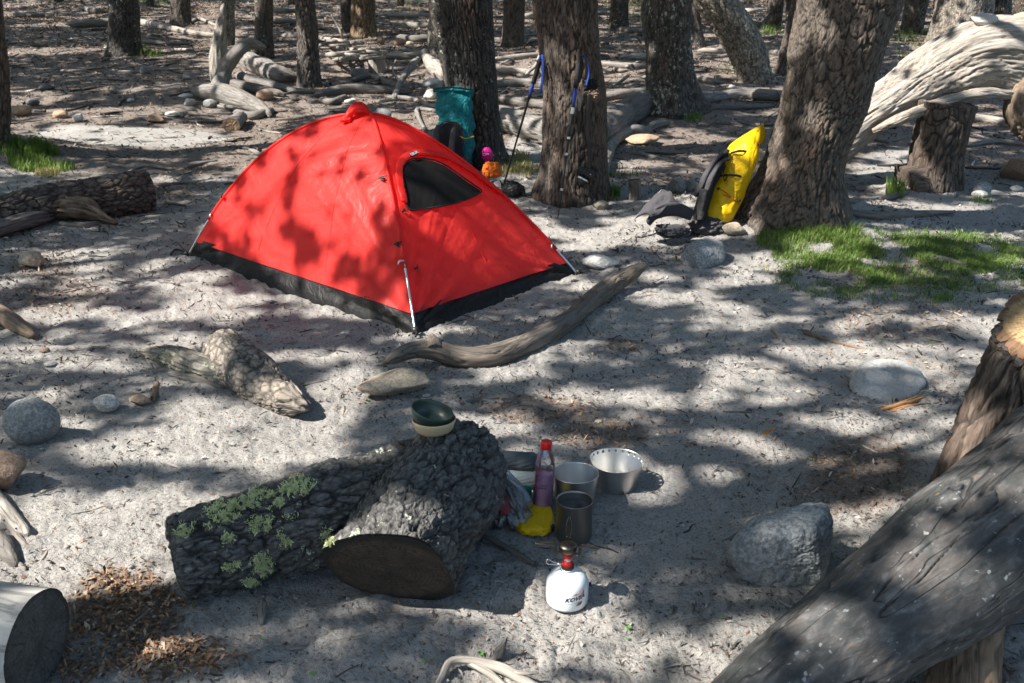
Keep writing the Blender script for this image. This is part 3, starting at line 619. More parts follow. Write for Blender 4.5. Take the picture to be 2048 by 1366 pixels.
L_ = [
 ('long bleached pole lying between the lone dark trunk and the bleached snag', [(278, 44, 13), (330, 54, 14), (385, 66, 12), (438, 72, 10)], 'drift_white', 'fallen_pole', 'pole'),
 ('short pale log with a dark burnt end left of the lone dark trunk', [(150, 48, 17), (185, 47, 17), (228, 44, 16)], 'drift_grey', 'fallen_log', 'fallen log'),
 ('thin forked branch on the ground right of the pale grey trunk', [(372, 50, 5), (398, 38, 6), (430, 50, 5)], 'drift_white', 'fallen_branch', 'branch'),
 ('stout bleached log with a round end in the middle of the log pile', [(482, 112, 30), (520, 132, 38), (556, 148, 36), (574, 152, 30)], 'drift_grey', 'fallen_log', 'fallen log'),
 ('splintered grey root running right from the log pile to the slender trunk', [(480, 152, 18), (530, 166, 18), (585, 180, 13), (622, 184, 8)], 'drift_grey', 'driftwood_root', 'root'),
 ('dark hollow log shaded under the stout bleached log', [(470, 168, 24), (520, 180, 22), (560, 188, 14)], 'drift_dark', 'fallen_log', 'fallen log'),
 ('twisted hollow bark curl at the foot of the log pile', [(474, 226, 15), (508, 232, 18), (540, 222, 16)], 'drift_dark', 'bark_curl', 'bark'),
 ('dark low log between the slender trunk and the gnarled limb', [(640, 188, 16), (700, 178, 22), (760, 180, 20), (810, 184, 14)], 'drift_dark', 'fallen_log', 'fallen log'),
 ('flat dark slab of wood lying in front of the dark low log', [(642, 200, 12), (665, 204, 16), (690, 194, 12)], 'drift_dark', 'wood_slab', 'wood'),
 ('grey bent branch lying over the dark low log', [(712, 158, 13), (740, 152, 16), (775, 165, 14), (800, 172, 11)], 'drift_grey', 'fallen_branch', 'branch'),
 ('smooth grey branch sloping down towards the teal backpack', [(772, 193, 9), (820, 198, 10), (868, 213, 10)], 'drift_grey', 'fallen_branch', 'branch'),
 ('hooked grey branch just left of the teal backpack', [(872, 222, 8), (836, 219, 9), (838, 236, 8), (850, 260, 6)], 'drift_grey', 'fallen_branch', 'branch'),
 ('pale flat log stretched behind the stump toward the light trunk', [(758, 112, 12), (820, 112, 14), (878, 110, 14)], 'drift_white', 'fallen_log', 'fallen log'),
 ('dark log lying above the red stone', [(800, 75, 14), (835, 78, 16), (880, 80, 15)], 'drift_dark', 'fallen_log', 'fallen log'),
 ('broad curved bleached slab leaning on the dark furrowed trunk', [(848, 108, 18), (866, 132, 30), (893, 150, 34)], 'drift_white', 'wood_slab', 'wood'),
 ('pale thin log highest in the gap between the dark and the brown trunk', [(990, 118, 9), (1040, 113, 13), (1085, 110, 12)], 'drift_white', 'fallen_log', 'fallen log'),
 ('bleached knotty log, second from top in the gap between dark and brown trunk', [(990, 140, 14), (1040, 144, 16), (1085, 148, 14)], 'drift_white', 'fallen_log', 'fallen log'),
 ('grey log in the middle of the gap between the dark and the brown trunk', [(990, 168, 15), (1040, 166, 18), (1090, 170, 15)], 'drift_grey', 'fallen_log', 'fallen log'),
 ('dark grey log just above the big one between the dark and the brown trunk', [(990, 196, 18), (1040, 204, 22), (1095, 212, 18)], 'drift_dark', 'fallen_log', 'fallen log'),
 ('thick grey log ramp sloping up from the brown trunk to the lichened one', [(1190, 268, 66), (1240, 232, 62), (1290, 205, 48), (1352, 180, 26)], 'drift_dark', 'fallen_log', 'fallen log'),
 ('bleached thin log lying over the grey ramp log', [(1200, 196, 20), (1250, 188, 22), (1310, 178, 14)], 'drift_grey', 'fallen_log', 'fallen log'),
 ('curved grey log bending down beside the brown trunk', [(1206, 345, 20), (1216, 300, 26), (1238, 272, 26), (1272, 262, 24), (1292, 262, 16)], 'drift_grey', 'fallen_log', 'fallen log'),
 ('short mossy log chunk leaning above the tan bark slab', [(1290, 262, 14), (1310, 250, 18), (1330, 246, 14)], 'drift_grey', 'wood_chunk', 'wood'),
 ('grey log lying right of the lichened trunk foot', [(1400, 200, 18), (1470, 190, 22), (1530, 190, 24), (1590, 194, 22)], 'drift_grey', 'fallen_log', 'fallen log'),
 ('dark thin log under the grey one right of the lichened trunk', [(1410, 216, 8), (1480, 214, 10), (1540, 212, 8)], 'drift_dark', 'fallen_log', 'fallen log'),
 ('white stick lying on the brown litter left of the yellow pack', [(1268, 306, 10), (1300, 314, 10), (1342, 322, 7)], 'drift_grey', 'stick', 'stick'),
 ('thin curved stick on the litter above the yellow pack', [(1450, 243, 5), (1480, 244, 6), (1508, 252, 5)], 'drift_grey', 'stick', 'stick'),
 ('grey branch behind the brown stub under the arching log', [(1925, 236, 18), (1985, 240, 16), (2060, 258, 16)], 'drift_white', 'fallen_branch', 'branch'),
 ('lower grey branch behind the brown stub near the right edge', [(1935, 290, 9), (1990, 283, 12), (2060, 290, 12)], 'drift_grey', 'fallen_branch', 'branch'),
 ('dark root lying on the ground right of the massive trunk', [(1690, 424, 14), (1760, 432, 16), (1830, 428, 14), (1905, 424, 9)], 'drift_dark', 'root', 'root'),
 ('dark mossy root reaching from the brown stub to the massive trunk', [(1700, 402, 12), (1760, 398, 12), (1810, 386, 14)], 'drift_dark', 'root', 'root'),
 ('flat grey piece of board on the grass mound', [(1862, 516, 12), (1895, 522, 13), (1930, 532, 10)], 'drift_dark', 'wood_plank', 'wood'),
 ('small grey stick on the sand below the grass mound', [(1566, 532, 6), (1590, 516, 8)], 'drift_grey', 'stick', 'stick'),
 ('long root half buried in the ground above the pale boulder', [(1612, 664, 12), (1650, 680, 10), (1700, 692, 8), (1765, 708, 5)], 'drift_brown', 'root', 'root'),
 ('short pale stick left of the half-buried root', [(1545, 660, 9), (1555, 670, 9), (1564, 682, 8)], 'drift_grey', 'stick', 'stick'),
 ('dark twisted stick on the sunlit soil left of the pale boulder', [(1524, 736, 6), (1546, 736, 9), (1562, 744, 9), (1578, 744, 6)], 'drift_dark', 'stick', 'stick'),
 ('straight thin stick on the litter right of the half-buried root', [(1800, 674, 5), (1850, 676, 6), (1895, 684, 5)], 'drift_grey', 'stick', 'stick'),
 ('pale little stick on the sand above the big boulder', [(1726, 892, 6), (1752, 904, 6)], 'drift_white', 'stick', 'stick'),
 ('bark chip bundle on the litter below the curved branch', [(1020, 816, 8), (1060, 808, 14), (1100, 818, 8)], 'drift_dark', 'bark_piece', 'bark'),
 ('flat bark flake above the beige bowl', [(925, 806, 6), (955, 800, 12), (992, 806, 8)], 'drift_dark', 'bark_piece', 'bark'),
 ('thin branch winding over the soil in front of the big log', [(596, 1296, 8, .004), (690, 1282, 11, .004), (745, 1270, 10, .005), (800, 1262, 10, .005), (842, 1250, 10, .006), (905, 1250, 6, .004)], 'drift_grey', 'fallen_branch', 'branch'),
 ('dark root sticking out from under the right end of the big log', [(968, 1070, 11), (1015, 1096, 11), (1068, 1128, 10)], 'drift_dark', 'root', 'root'),
 ('short bark-covered stick standing beside the orange stone', [(308, 796, 16), (313, 768, 12)], 'drift_brown', 'stick', 'stick'),
 ('grey log end poking in at the left edge below the stone', [(-30, 610, 38), (20, 640, 40), (56, 664, 26)], 'drift_brown', 'fallen_log', 'fallen log'),
 ('split bleached board slanting in at the left edge', [(-30, 968, 26), (12, 1020, 28), (46, 1062, 24)], 'drift_white', 'wood_plank', 'wood'),
 ('narrow pale board tip under the split bleached board', [(10, 1040, 14), (34, 1072, 14), (54, 1094, 12)], 'drift_grey', 'wood_plank', 'wood'),
 ('curled white twig on the shaded soil near the left edge', [(80, 1126, 7), (92, 1108, 8), (97, 1095, 7)], 'drift_white', 'twig', 'twig'),
 ('grey wood scrap lying above the cut bleached log', [(24, 1116, 14), (50, 1138, 12)], 'drift_dark', 'wood_chunk', 'wood'),
 ('dark chunk in the shade under the split bleached board', [(-10, 1075, 40), (12, 1100, 36), (26, 1120, 24)], 'drift_dark', 'wood_chunk', 'wood'),
 ('thin twig on the leaf litter below the big log', [(262, 1250, 5), (290, 1228, 6), (318, 1200, 4)], 'drift_dark', 'twig', 'twig'),
 ('grey twig lying on the ground left of the split log', [(330, 404, 5), (350, 408, 6), (372, 412, 4)], 'drift_grey', 'twig', 'twig'),
 ('grey sticks lying on the ground above the split bark log', [(300, 372, 7), (340, 368, 7), (392, 366, 5)], 'drift_grey', 'stick', 'stick'),
 ('short weathered stick on the litter behind the split bark log', [(255, 345, 5), (290, 332, 8), (345, 338, 5)], 'drift_grey', 'stick', 'stick'),
 ('pale stick lying on the litter just left of the tent top', [(378, 333, 6), (405, 326, 7), (430, 322, 5)], 'drift_grey', 'stick', 'stick'),
 ('grey flake of bark left of the tent pole', [(500, 300, 8), (520, 306, 12), (545, 300, 8)], 'drift_grey', 'bark_piece', 'bark'),
]
for l, rows, mat, nm, ct in L_: log(l, rows, mat, nm, ct, group=None)
log('big bleached log lying behind the teal and the brown trunk', [(985, 232, 44), (1050, 252, 56), (1120, 276, 54)], 'drift_grey', nu=70, disp=groove_disp(12, 8, .03, 4, .02))
log('white upright stick behind the grey ramp log', [(1222, 174, 7), (1238, 165, 7), (1256, 152, 7, .10)], 'drift_white', 'stick', 'stick')
log('gnarled upright limb rising from the dark low log', [(790, 194, 13), (797, 172, 13, .05), (812, 148, 12, .14), (826, 128, 14, .22), (836, 118, 10, .25)], 'drift_grey', 'dead_limb', 'branch', branches=[[(800, 165, 6, .1), (785, 140, 5, .2), (792, 120, 3, .25)]])
log('crooked white branch rising in the gap beside the blue pole strap', [(1046, 168, 8), (1056, 146, 8, .08), (1070, 132, 7, .14), (1078, 112, 5, .2)], 'drift_white', 'fallen_branch', 'branch')
log('forked grey log with one limb raised at the left of the pile', [(410, 184, 34), (445, 188, 44), (485, 202, 40), (516, 214, 28), (536, 228, 16)], 'drift_grey', nu=60, branches=[[(438, 180, 34, .05), (450, 140, 30, .25), (470, 108, 28, .45), (496, 88, 24, .55), (514, 90, 18, .55)]])
p = G(440, 165)
wood('dead_snag', 'pointed bleached snag standing in front of the slim grey trunk', 'snag', [A(p[0], p[1] + .1, p[2] - .1), E(436, 120, p[1] + .1), E(440, 70, p[1] + .1), E(446, 16, p[1] + .1)], [.14, .12, .085, .03], 'drift_white', nu=50, step=.03, disp=groove_disp(18, 9, .02, 3, .02))
def stub(label, px, py, w, h, mat, cutm, name='tree_stump', lean=(0, 0)):
    p = G(px, py); r = w * pxm(p) / 2; hh = h * pxm(p); c = p + A(0, r * .8, -.05)
    return wood(name, label, 'stump', [c, c + A(lean[0] * hh * .5, lean[1] * hh * .5, .05 + hh * .5), c + A(lean[0] * hh, lean[1] * hh, .05 + hh)], [r * 1.12, r, r * .97], mat, nu=60, step=.02, cut=(None, cutm), cap=('flat', 'flat'))
stub('pale sawn stump behind the gnarled limb', 752, 146, 38, 28, 'drift_white', 'cut_tan')
stub('small dark stump left of the yellow pack', 1272, 402, 26, 40, 'drift_dark', 'cut_dark', lean=(-.1, 0))
p = G(455, 268)
wood('cut_log', 'short bleached log lying end-on above the tent', 'fallen log', [p + A(.02, .10, .07), p + A(-.02, .45, .075), p + A(-.05, .8, .075)], [.085, .08, .08], 'drift_grey', nu=50, step=.02, cut=('cut_tan', None))
log('orange splintered wood piece in front of the pale boulder', [(1752, 822, 5), (1790, 812, 9), (1822, 803, 8), (1852, 792, 3)], 'orange_wood', 'wood_splinter', 'wood', nu=24, step=.006, branches=[[(1770, 826, 3), (1800, 819, 6), (1832, 808, 2)], [(1760, 812, 3), (1785, 812, 6), (1815, 806, 3)], [(1780, 820, 3), (1815, 812, 7), (1856, 806, 2)], [(1795, 806, 3, .01), (1820, 798, 5, .012), (1846, 786, 2, .01)]])
log('small orange rotten wood chunk on the sand', [(1526, 876, 6), (1538, 866, 12), (1554, 853, 5)], 'orange_wood', 'wood_chunk', 'wood', nu=24, step=.005, branches=[[(1524, 870, 4), (1536, 862, 8), (1548, 858, 4)], [(1530, 878, 3), (1542, 870, 7), (1552, 862, 3)]])
# heap of white sticks
rs = random.Random(4)
for k in range(16):
    x, y = rs.uniform(645, 740), rs.uniform(78, 118); dx = rs.uniform(12, 42) * rs.choice((-1, 1)); dy = rs.uniform(-6, 16)
    log('bleached stick tangled in the white heap below the tan trunk', [(x - dx, y - dy * .5, rs.uniform(4, 9), rs.uniform(0, .25)), (x, y, rs.uniform(5, 11), rs.uniform(.05, .3)), (x + dx, y + dy * .6, rs.uniform(3, 6), rs.uniform(0, .25))], 'drift_white' if k % 3 else 'drift_grey', 'stick', 'stick', group='sticks of the white heap', nu=9, step=.05)
log('slim white twig rising out of the white stick heap', [(690, 100, 5, .1), (684, 72, 5, .35), (676, 52, 4, .5), (664, 32, 3, .65)], 'drift_white', 'twig', 'twig', nu=8)
# more fallen wood deep in the trees
spots = [(560, 20), (600, 38), (820, 30), (845, 50), (1010, 60), (1060, 30), (1290, 110), (1270, 60), (1450, 100), (1480, 30), (1500, 20), (1520, 48), (1600, 40), (1860, 60), (1310, 150), (1560, 105), (60, 30), (190, 20), (330, 85), (590, 70), (1250, 130), (1420, 160)]
for k, (x, y) in enumerate(spots):
    dx = rs.uniform(18, 50); dy = rs.uniform(-5, 5)
    log('weathered log lying far back among the trunks', [(x - dx, y - dy, rs.uniform(6, 12)), (x, y + 2, rs.uniform(8, 14)), (x + dx, y + dy, rs.uniform(5, 9))], rs.choice(['drift_grey', 'drift_white', 'drift_dark']), 'fallen_log', 'fallen log', group='fallen wood far back among the trunks', nu=12, step=.06)
for k in range(30):
    x = rs.choice([rs.uniform(640, 860), rs.uniform(1000, 1080), rs.uniform(1215, 1330), rs.uniform(430, 600)]); y = rs.uniform(120, 235) if x > 620 else rs.uniform(170, 215)
    dx = rs.uniform(8, 26); dy = rs.uniform(-7, 7)
    log('short weathered stick among the fallen logs in mid distance', [(x - dx, y - dy, rs.uniform(3, 6)), (x, y + rs.uniform(-2, 2), rs.uniform(4, 8), rs.uniform(0, .06)), (x + dx, y + dy, rs.uniform(2, 5))], rs.choice(['drift_grey', 'drift_white', 'drift_dark', 'drift_grey']), 'stick', 'stick', group='short sticks among the fallen logs', nu=9, step=.04)

# ---------------------------------------------------------------- left split log with bark
c1 = gp(300, 384, 92)[0]; c0 = gp(120, 408, 84)[0]; cm = gp(-70, 440, 80)[0]
wood('fallen_log', 'thick split log with scaly bark lying at the left edge', 'fallen log', [cm, c0, c0 * .4 + c1 * .6, c1], [.13, .145, .165, .155], 'bark_grey', nu=200, step=.008, disp=bark_disp(24, 1.8, .017, 90, low=.03), cut=(None, 'cut_dark'))
log('jagged torn wood exposed on the near side of the split log', [(40, 430, 26, .03), (110, 415, 44, .05), (170, 420, 50, .02), (210, 436, 30)], 'drift_brown', 'torn_wood', 'wood', nu=60, disp=groove_disp(20, 7, .035, 5, .02), seed=8)
log('flat weathered plank lying against the split log', [(-40, 470, 46), (20, 450, 54), (80, 432, 50), (136, 412, 26)], 'drift_dark', 'wood_plank', 'wood', nu=60, flat=.6, disp=groove_disp(16, 10, .02, 9, .012))
log('small ragged bark strip in front of the split log', [(120, 448, 10), (160, 452, 16), (205, 444, 8)], 'drift_grey', 'bark_piece', 'bark')
# ---------------------------------------------------------------- broken lichen log in front of the tent
halflog = log('grey half-log with yellow-green lichen lying against the bark piece', [(302, 706, 34, -.005), (350, 714, 62, -.02), (400, 733, 66, -.02), (452, 750, 60, -.02), (480, 760, 36)], 'drift_lichen', 'broken_log', 'fallen log', nu=90, step=.008, flat=.85, disp=groove_disp(22, 6, .012, 9, .012))
log('broken bark-covered log piece ending in a splintered tip', [(444, 706, 76, -.01), (474, 730, 82, -.015), (512, 758, 78, -.015), (548, 783, 68, -.01), (586, 802, 54)], 'bark_pale', 'broken_log', 'fallen log', nu=130, step=.006, disp=bark_disp(30, 1.6, .007, 12, edge=.14, low=.035), capn=.03)
log('bark strip hanging under the half-log', [(345, 748, 16), (390, 758, 20), (440, 772, 12)], 'drift_dark', 'bark_strip', 'bark')
# ---------------------------------------------------------------- curved branch
pts, rad = wp([(768, 727, 14, .07), (790, 714, 34, .055), (825, 700, 42, .05), (868, 700, 46, .035), (950, 716, 44, .0), (1040, 694, 42, 0), (1130, 645, 42, 0), (1195, 594, 40, .0), (1232, 566, 30, .02), (1262, 548, 24, .06), (1287, 533, 9, .10)])
kn, kr = wp([(868, 700, 30, .06), (866, 686, 26, .08), (864, 676, 14, .09)]); fk, fr = wp([(1236, 560, 20, .04), (1244, 546, 16, .07), (1240, 540, 6, .10)])
wood('curved_branch', 'long curved grey branch resting on the flat stone in front of the tent', 'branch', pts, rad, 'drift_branch', nu=90, step=.008, branches=[(kn, kr), (fk, fr)], disp=groove_disp(26, 7, .007, 17, .010))

# ---------------------------------------------------------------- the big log with a sawn limb (centre)
def fuse(name, tubes, voxel, smooth=4):
    mb = MB()
    for pts, rad in tubes: mb.tube(pts, rad, nu=40, step=.02, cap=('flat', 'flat'), disp=lambda Q: .018 * fbm(Q * [6, 6, 3], 2, 3))
    o = mb.done(name, None, loc=(0, 0, 0)); m = o.modifiers.new('r', 'REMESH'); m.mode = 'VOXEL'; m.voxel_size = voxel
    s = o.modifiers.new('s', 'SMOOTH'); s.iterations = smooth; s.factor = .8
    ev = o.evaluated_get(bpy.context.evaluated_depsgraph_get()); me = ev.to_mesh(); n = len(me.vertices)
    V = np.empty(n * 3, np.float32); me.vertices.foreach_get('co', V); N = np.empty(n * 3, np.float32); me.vertices.foreach_get('normal', N)
    Fs = [tuple(p.vertices) for p in me.polygons]; ev.to_mesh_clear(); bpy.data.objects.remove(o)
    q4 = np.array([f for f in Fs if len(f) == 4]); q3 = np.array([f for f in Fs if len(f) == 3]).reshape(-1, 3)
    return V.reshape(-1, 3).astype(float), N.reshape(-1, 3).astype(float), [q4] + ([q3] if len(q3) else [])
def axis_q(V, tubes):
    best = np.full(len(V), 1e9); Q = np.zeros((len(V), 3))
    for k, (pts, rad) in enumerate(tubes):
        C, _ = spline(pts, 6); L = 0
        a0 = frame_of(C[-1] - C[0])
        for i in range(len(C) - 1):
            d = C[i + 1] - C[i]; l = np.linalg.norm(d); t = np.clip((V - C[i]) @ d / l ** 2, 0, 1); cl = C[i] + t[:, None] * d
            D = np.linalg.norm(V - cl, axis=1) / np.mean(rad); m = D < best; best = np.where(m, D, best)
            R = V - cl; q = np.stack([R @ a0[0], R @ a0[1], L + (V - C[i]) @ nrm(d) + k * 3.7], -1); Q = np.where(m[:, None], q, Q); L += l
    return Q
LA = A(-.85, 2.25, .115); LB = A(-.085, 2.64, .155)
ld = nrm(LB - LA); trunk_pts = [LA - ld * .02, LA + ld * .25 + A(0, 0, .005), LA + ld * .55 + A(0, .01, .01), LA + ld * .8, LB + ld * .02]
fc = A(-.300, 2.145, .140)
bk_ = A(-.165, 2.665, .168); ax_ = nrm(bk_ - fc)
limb_pts = [bk_, bk_ * .66 + fc * .34 + A(.01, 0, .008), bk_ * .3 + fc * .7 + A(.0, 0, .004), fc - ax_ * .12]
trunk_pts = [LA - ld * .02, LA + ld * .2 + A(0, 0, .004), LA * .45 + A(-.23, 2.50, .16) * .55 + A(0, .01, .004), A(-.23, 2.50, .155)]
tubes_ = [(limb_pts, [.150, .163, .158, .148]), (trunk_pts, [.110, .122, .142, .155])]
V, N, Fs = fuse('tmp', tubes_, .0048, 22)
fd = nrm(A(fc[0] - limb_pts[0][0] - .05, fc[1] - limb_pts[0][1], -.02)); fd = nrm(A(-.08, -.85, -.50))
# saw the limb off flat
mask = (V - fc) @ fd; near = np.linalg.norm((V - fc)[:, :2], axis=1) < .26
cutm = near & (mask > 0); V[cutm] -= fd * mask[cutm][:, None]
V[:, 2] = np.maximum(V[:, 2], -.03)
Q = axis_q(V, tubes_[:2])
w = fbm(Q * 7, 2, 5); q = Q * [29, 29, 29 / 2.6] + (w * 1.5)[:, None]
f1, f2, idd = voro(q, 9); e1 = sstep(0, .13, f2 - f1); gn = fbm(Q * [13, 13, 5], 4, 61, .6); e3 = sstep(0, .16, np.abs(gn))
f1b, f2b, _ = voro(Q * [58, 58, 34] + (w * 2)[:, None], 19); e2 = sstep(0, .2, f2b - f1b)
dd = .0068 * (e1 * (.9 + .25 * idd) - .6) + .002 * (e2 - .5) + .008 * (e3 - .8) + .012 * fbm(Q * [9, 9, 4], 3, 4) + .003 * fbm(Q * 90, 2, 44)
faceband = np.clip(1 - np.abs(mask) / .012, 0, 1) * near
dd = dd * np.where(cutm, 0, 1)
V2 = V + N * dd[:, None]; V2[cutm] = V[cutm]
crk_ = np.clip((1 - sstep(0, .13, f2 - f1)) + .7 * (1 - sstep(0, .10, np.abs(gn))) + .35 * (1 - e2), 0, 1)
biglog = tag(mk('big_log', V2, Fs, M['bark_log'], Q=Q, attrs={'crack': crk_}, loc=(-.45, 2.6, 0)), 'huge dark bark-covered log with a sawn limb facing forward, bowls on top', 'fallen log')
# sawn face: outline sampled from the log itself
u, v_, _ = frame_of(fd); rel = V2[near & (np.abs((V2 - fc) @ fd) < .009)] - fc
an = np.arctan2(rel @ v_, rel @ u); rd = np.hypot(rel @ u, rel @ v_); nb = 120; out = np.full(nb, np.nan); bi = ((an + pi) / (2 * pi) * nb).astype(int) % nb
for k in range(nb):
    m_ = bi == k
    if m_.any(): out[k] = rd[m_].max()
out = np.interp(np.arange(nb), np.where(~np.isnan(out))[0], out[~np.isnan(out)]); out = np.minimum(out, np.interp(np.cos(aa_), [-1, 1], [.20, .20])) if (aa_ := (np.arange(nb) + .5) / nb * 2 * pi - pi) is not None else out; out = np.convolve(np.r_[out[-2:], out, out[:2]], [.1, .2, .4, .2, .1], 'valid') * .985
aa = (np.arange(nb) + .5) / nb * 2 * pi - pi; ring = fc + fd * .0035 + out[:, None] * (np.cos(aa)[:, None] * u + np.sin(aa)[:, None] * v_)
V_, F_, Q_ = disc(ring, fd, bulge=.004, noise=.003, nr=30, seed=2)
nn = np.cross(V_[F_[0][0][1]] - V_[F_[0][0][0]], V_[F_[0][0][2]] - V_[F_[0][0][0]]); F_ = F_ if nn @ fd > 0 else [f[:, ::-1] for f in F_]
mk('cut_face', V_, F_, M['cut_dark'], biglog, Q=Q_)
# lichen tufts on the log
def on_log(px, py):
    P = proj(V2s); d = np.hypot(P[:, 0] - px, P[:, 1] - py); c = np.where(d < 8)[0]
    if not len(c): c = np.array([np.argmin(d)])
    k = c[np.argmin((V2s[c] - CAM) @ FWD)]; return V2s[k], N2s[k]
V2s, N2s = V2[::5], N[::5]
def tufts(spots, name, parent, n=60, size=.011, surf=None):
    Vs = []; Fq = []; tn = []; k = 0
    for px, py, rx, ry, dens in spots:
        for _ in range(int(n * 1.9 * dens)):
            a = rng.uniform(0, 2 * pi); s = math.sqrt(rng.uniform(0, 1)); P, Nn = (surf or on_log)(px + rx * s * cos(a), py + ry * s * sin(a))
            for _b in range(7):
                d = nrm(Nn * .9 + rng.normal(0, .55, 3) + A(0, 0, -.1)); L = size * rng.uniform(.5, 1.2); sd = nrm(np.cross(d, rng.normal(0, 1, 3))) * L * .13; o = P + rng.normal(0, .003, 3) - Nn * .001
                mid = o + d * L * .55 + rng.normal(0, L * .12, 3); tip = mid + nrm(d + rng.normal(0, .6, 3)) * L * .5
                Vs += [o - sd, o + sd, mid + sd, mid - sd, tip]; Fq.append((k, k + 1, k + 2, k + 3)); tn += [rng.uniform(0, 1)] * 5; Fq.append((k + 3, k + 2, k + 4, k + 4)); k += 5
    f4 = np.array([f for f in Fq if f[2] != f[3]]); f3 = np.array([f[:3] for f in Fq if f[2] == f[3]])
    return tag(mk(name, np.array(Vs), [f4, f3], M['moss'], parent, attrs={'tint': tn}), kind='stuff')
tufts([(600, 965, 28, 18, .9), (575, 975, 16, 10, .5), (520, 985, 22, 14, .6), (450, 1020, 32, 20, 1.3), (480, 1005, 20, 12, .6), (500, 1000, 26, 12, .4), (368, 1058, 12, 12, .5), (530, 1045, 14, 12, .5), (515, 1050, 8, 12, .3), (458, 1073, 8, 8, .3), (572, 1078, 10, 8, .3), (525, 1130, 18, 20, 1.1), (505, 1170, 12, 10, .5), (460, 1137, 10, 6, .25), (560, 1000, 12, 6, .25), (655, 1075, 8, 22, .35), (480, 1128, 5, 4, .1), (535, 1020, 60, 50, .25), (420, 1040, 40, 50, .15)], 'lichen', biglog)

# ---------------------------------------------------------------- near logs at the picture's corners
fp = [(1360, 1545, 1.44, 185), (1540, 1402, 1.62, 218), (1693, 1286, 1.78, 240), (1850, 1170, 1.94, 278), (2006, 1053, 2.10, 308), (2160, 940, 2.28, 320), (2400, 780, 2.6, 320)]
pts = [E(a, b, y) for a, b, y, w in fp]; rad = [w * pxm(p) / 2 for p, (a, b, y, w) in zip(pts, fp)]
def fd_(Q):
    n = fbm(Q * [9, 9, 1.1], 4, 33, .6); n2 = fbm(Q * [26, 26, 3.4], 3, 35); sp = voro(Q * [30, 30, 12], 41); return -.014 * np.clip(1 - np.abs(n) * 16, 0, 1) + .016 * fbm(Q * [4, 4, 2], 3, 3) + .003 * n2 + .0015 * sstep(.1, .5, sp[1] - sp[0])
wood('leaning_log', 'huge weathered log with long cracks slanting up the lower right corner', 'fallen log', pts, rad, 'drift_fore', nu=420, step=.0045, disp=fd_, flat=.95)
p = G(1905, 1420)
wood('tree_stump', 'brown splintered stump holding up the slanting corner log', 'stump', [A(p[0] + .02, p[1] - .02, -.05), A(p[0] + .05, p[1] + .08, .08), A(p[0] + .10, p[1] + .2, .2)], [.085, .075, .08], 'drift_brown', nu=90, step=.006, disp=groove_disp(22, 5, .012, 9, .01))
pt, pr = [E(1960, 1075, 2.72), E(1978, 960, 2.78), E(2036, 795, 2.86), E(2108, 608, 2.93)], [.185, .150, .135, .118]
pt[0][2] = -.08; pt.insert(0, pt[0] + A(-.03, -.02, -.06)); pr.insert(0, .22)
t_ = nrm(A(-.30, -.36, .88))
so = wood('tree_stump', 'tall leaning stump with a yellow sawn top at the right edge', 'stump', pt, pr, 'bark_brown', nu=220, step=.006, disp=bark_disp(20, 3.6, .018, 66, low=.025), cap=('flat', 'none'), lobe=lambda th, L, t: 1 + .25 * np.exp(-np.maximum(L - .1, 0) / .12) * np.cos(2 * th + 1) ** 2)
# slanted saw cut on the stump
me = so.data; n = len(me.vertices); co = np.empty(n * 3, np.float32); me.vertices.foreach_get('co', co); co = co.reshape(-1, 3).astype(float) + ORG[so]
top_c = pt[-1] - A(.0, 0, .03); over = (co - top_c) @ t_; ax = nrm(pt[-1] - pt[-2]); m_ = over > 0; co[m_] -= ax * (over[m_] / (ax @ t_))[:, None]
me.vertices.foreach_set('co', (co - ORG[so]).astype(np.float32).ravel()); me.update()
nu_ = 220; ring = co[n - 1 - 3 * nu_:n - 1 - 2 * nu_]; ring = ring - np.outer((ring - top_c) @ t_, t_) + t_ * .002
V_, F_, Q_ = disc(ring, t_, bulge=.003, noise=.002, nr=24, seed=6); nn = np.cross(V_[F_[0][0][1]] - V_[F_[0][0][0]], V_[F_[0][0][2]] - V_[F_[0][0][0]]); F_ = F_ if nn @ t_ > 0 else [f[:, ::-1] for f in F_]
mk('cut_face', V_, F_, M['cut_yellow'], so, Q=Q_)
p0 = A(-1.068, 1.89, .112)
wood('cut_log', 'bleached barkless log with a dark sawn face in the lower left corner', 'fallen log', [p0, p0 + A(-.18, .03, .005), p0 + A(-.5, .10, .01), p0 + A(-.9, .2, .0)], [.118, .122, .125, .12], 'peeled', nu=140, step=.008, cut=('cut_grey', None), disp=groove_disp(9, 16, .003, 9, .006), flat=1.0)
log('forked bleached root lying along the bottom edge', [(868, 1385, 10), (884, 1352, 13, .01), (903, 1322, 15, .02), (950, 1322, 18, .015), (1005, 1338, 22, .01), (1050, 1362, 20), (1100, 1390, 12)], 'drift_white', 'driftwood_root', 'root', nu=50, step=.005, branches=[[(930, 1322, 12, .012), (975, 1345, 14, .008), (1010, 1372, 12)], [(1000, 1336, 12, .01), (1040, 1346, 9, .02), (1075, 1346, 4, .03)]])
log('small dark knot of wood standing above the bottom root', [(992, 1322, 20), (1000, 1305, 22, .01), (1006, 1290, 10, .035)], 'drift_dark', 'wood_chunk', 'wood', nu=40)
log('upright chip of bark on the soil in front of the big log', [(524, 1230, 22), (526, 1212, 20, .01), (527, 1196, 8, .03)], 'drift_grey', 'bark_piece', 'bark', nu=40)

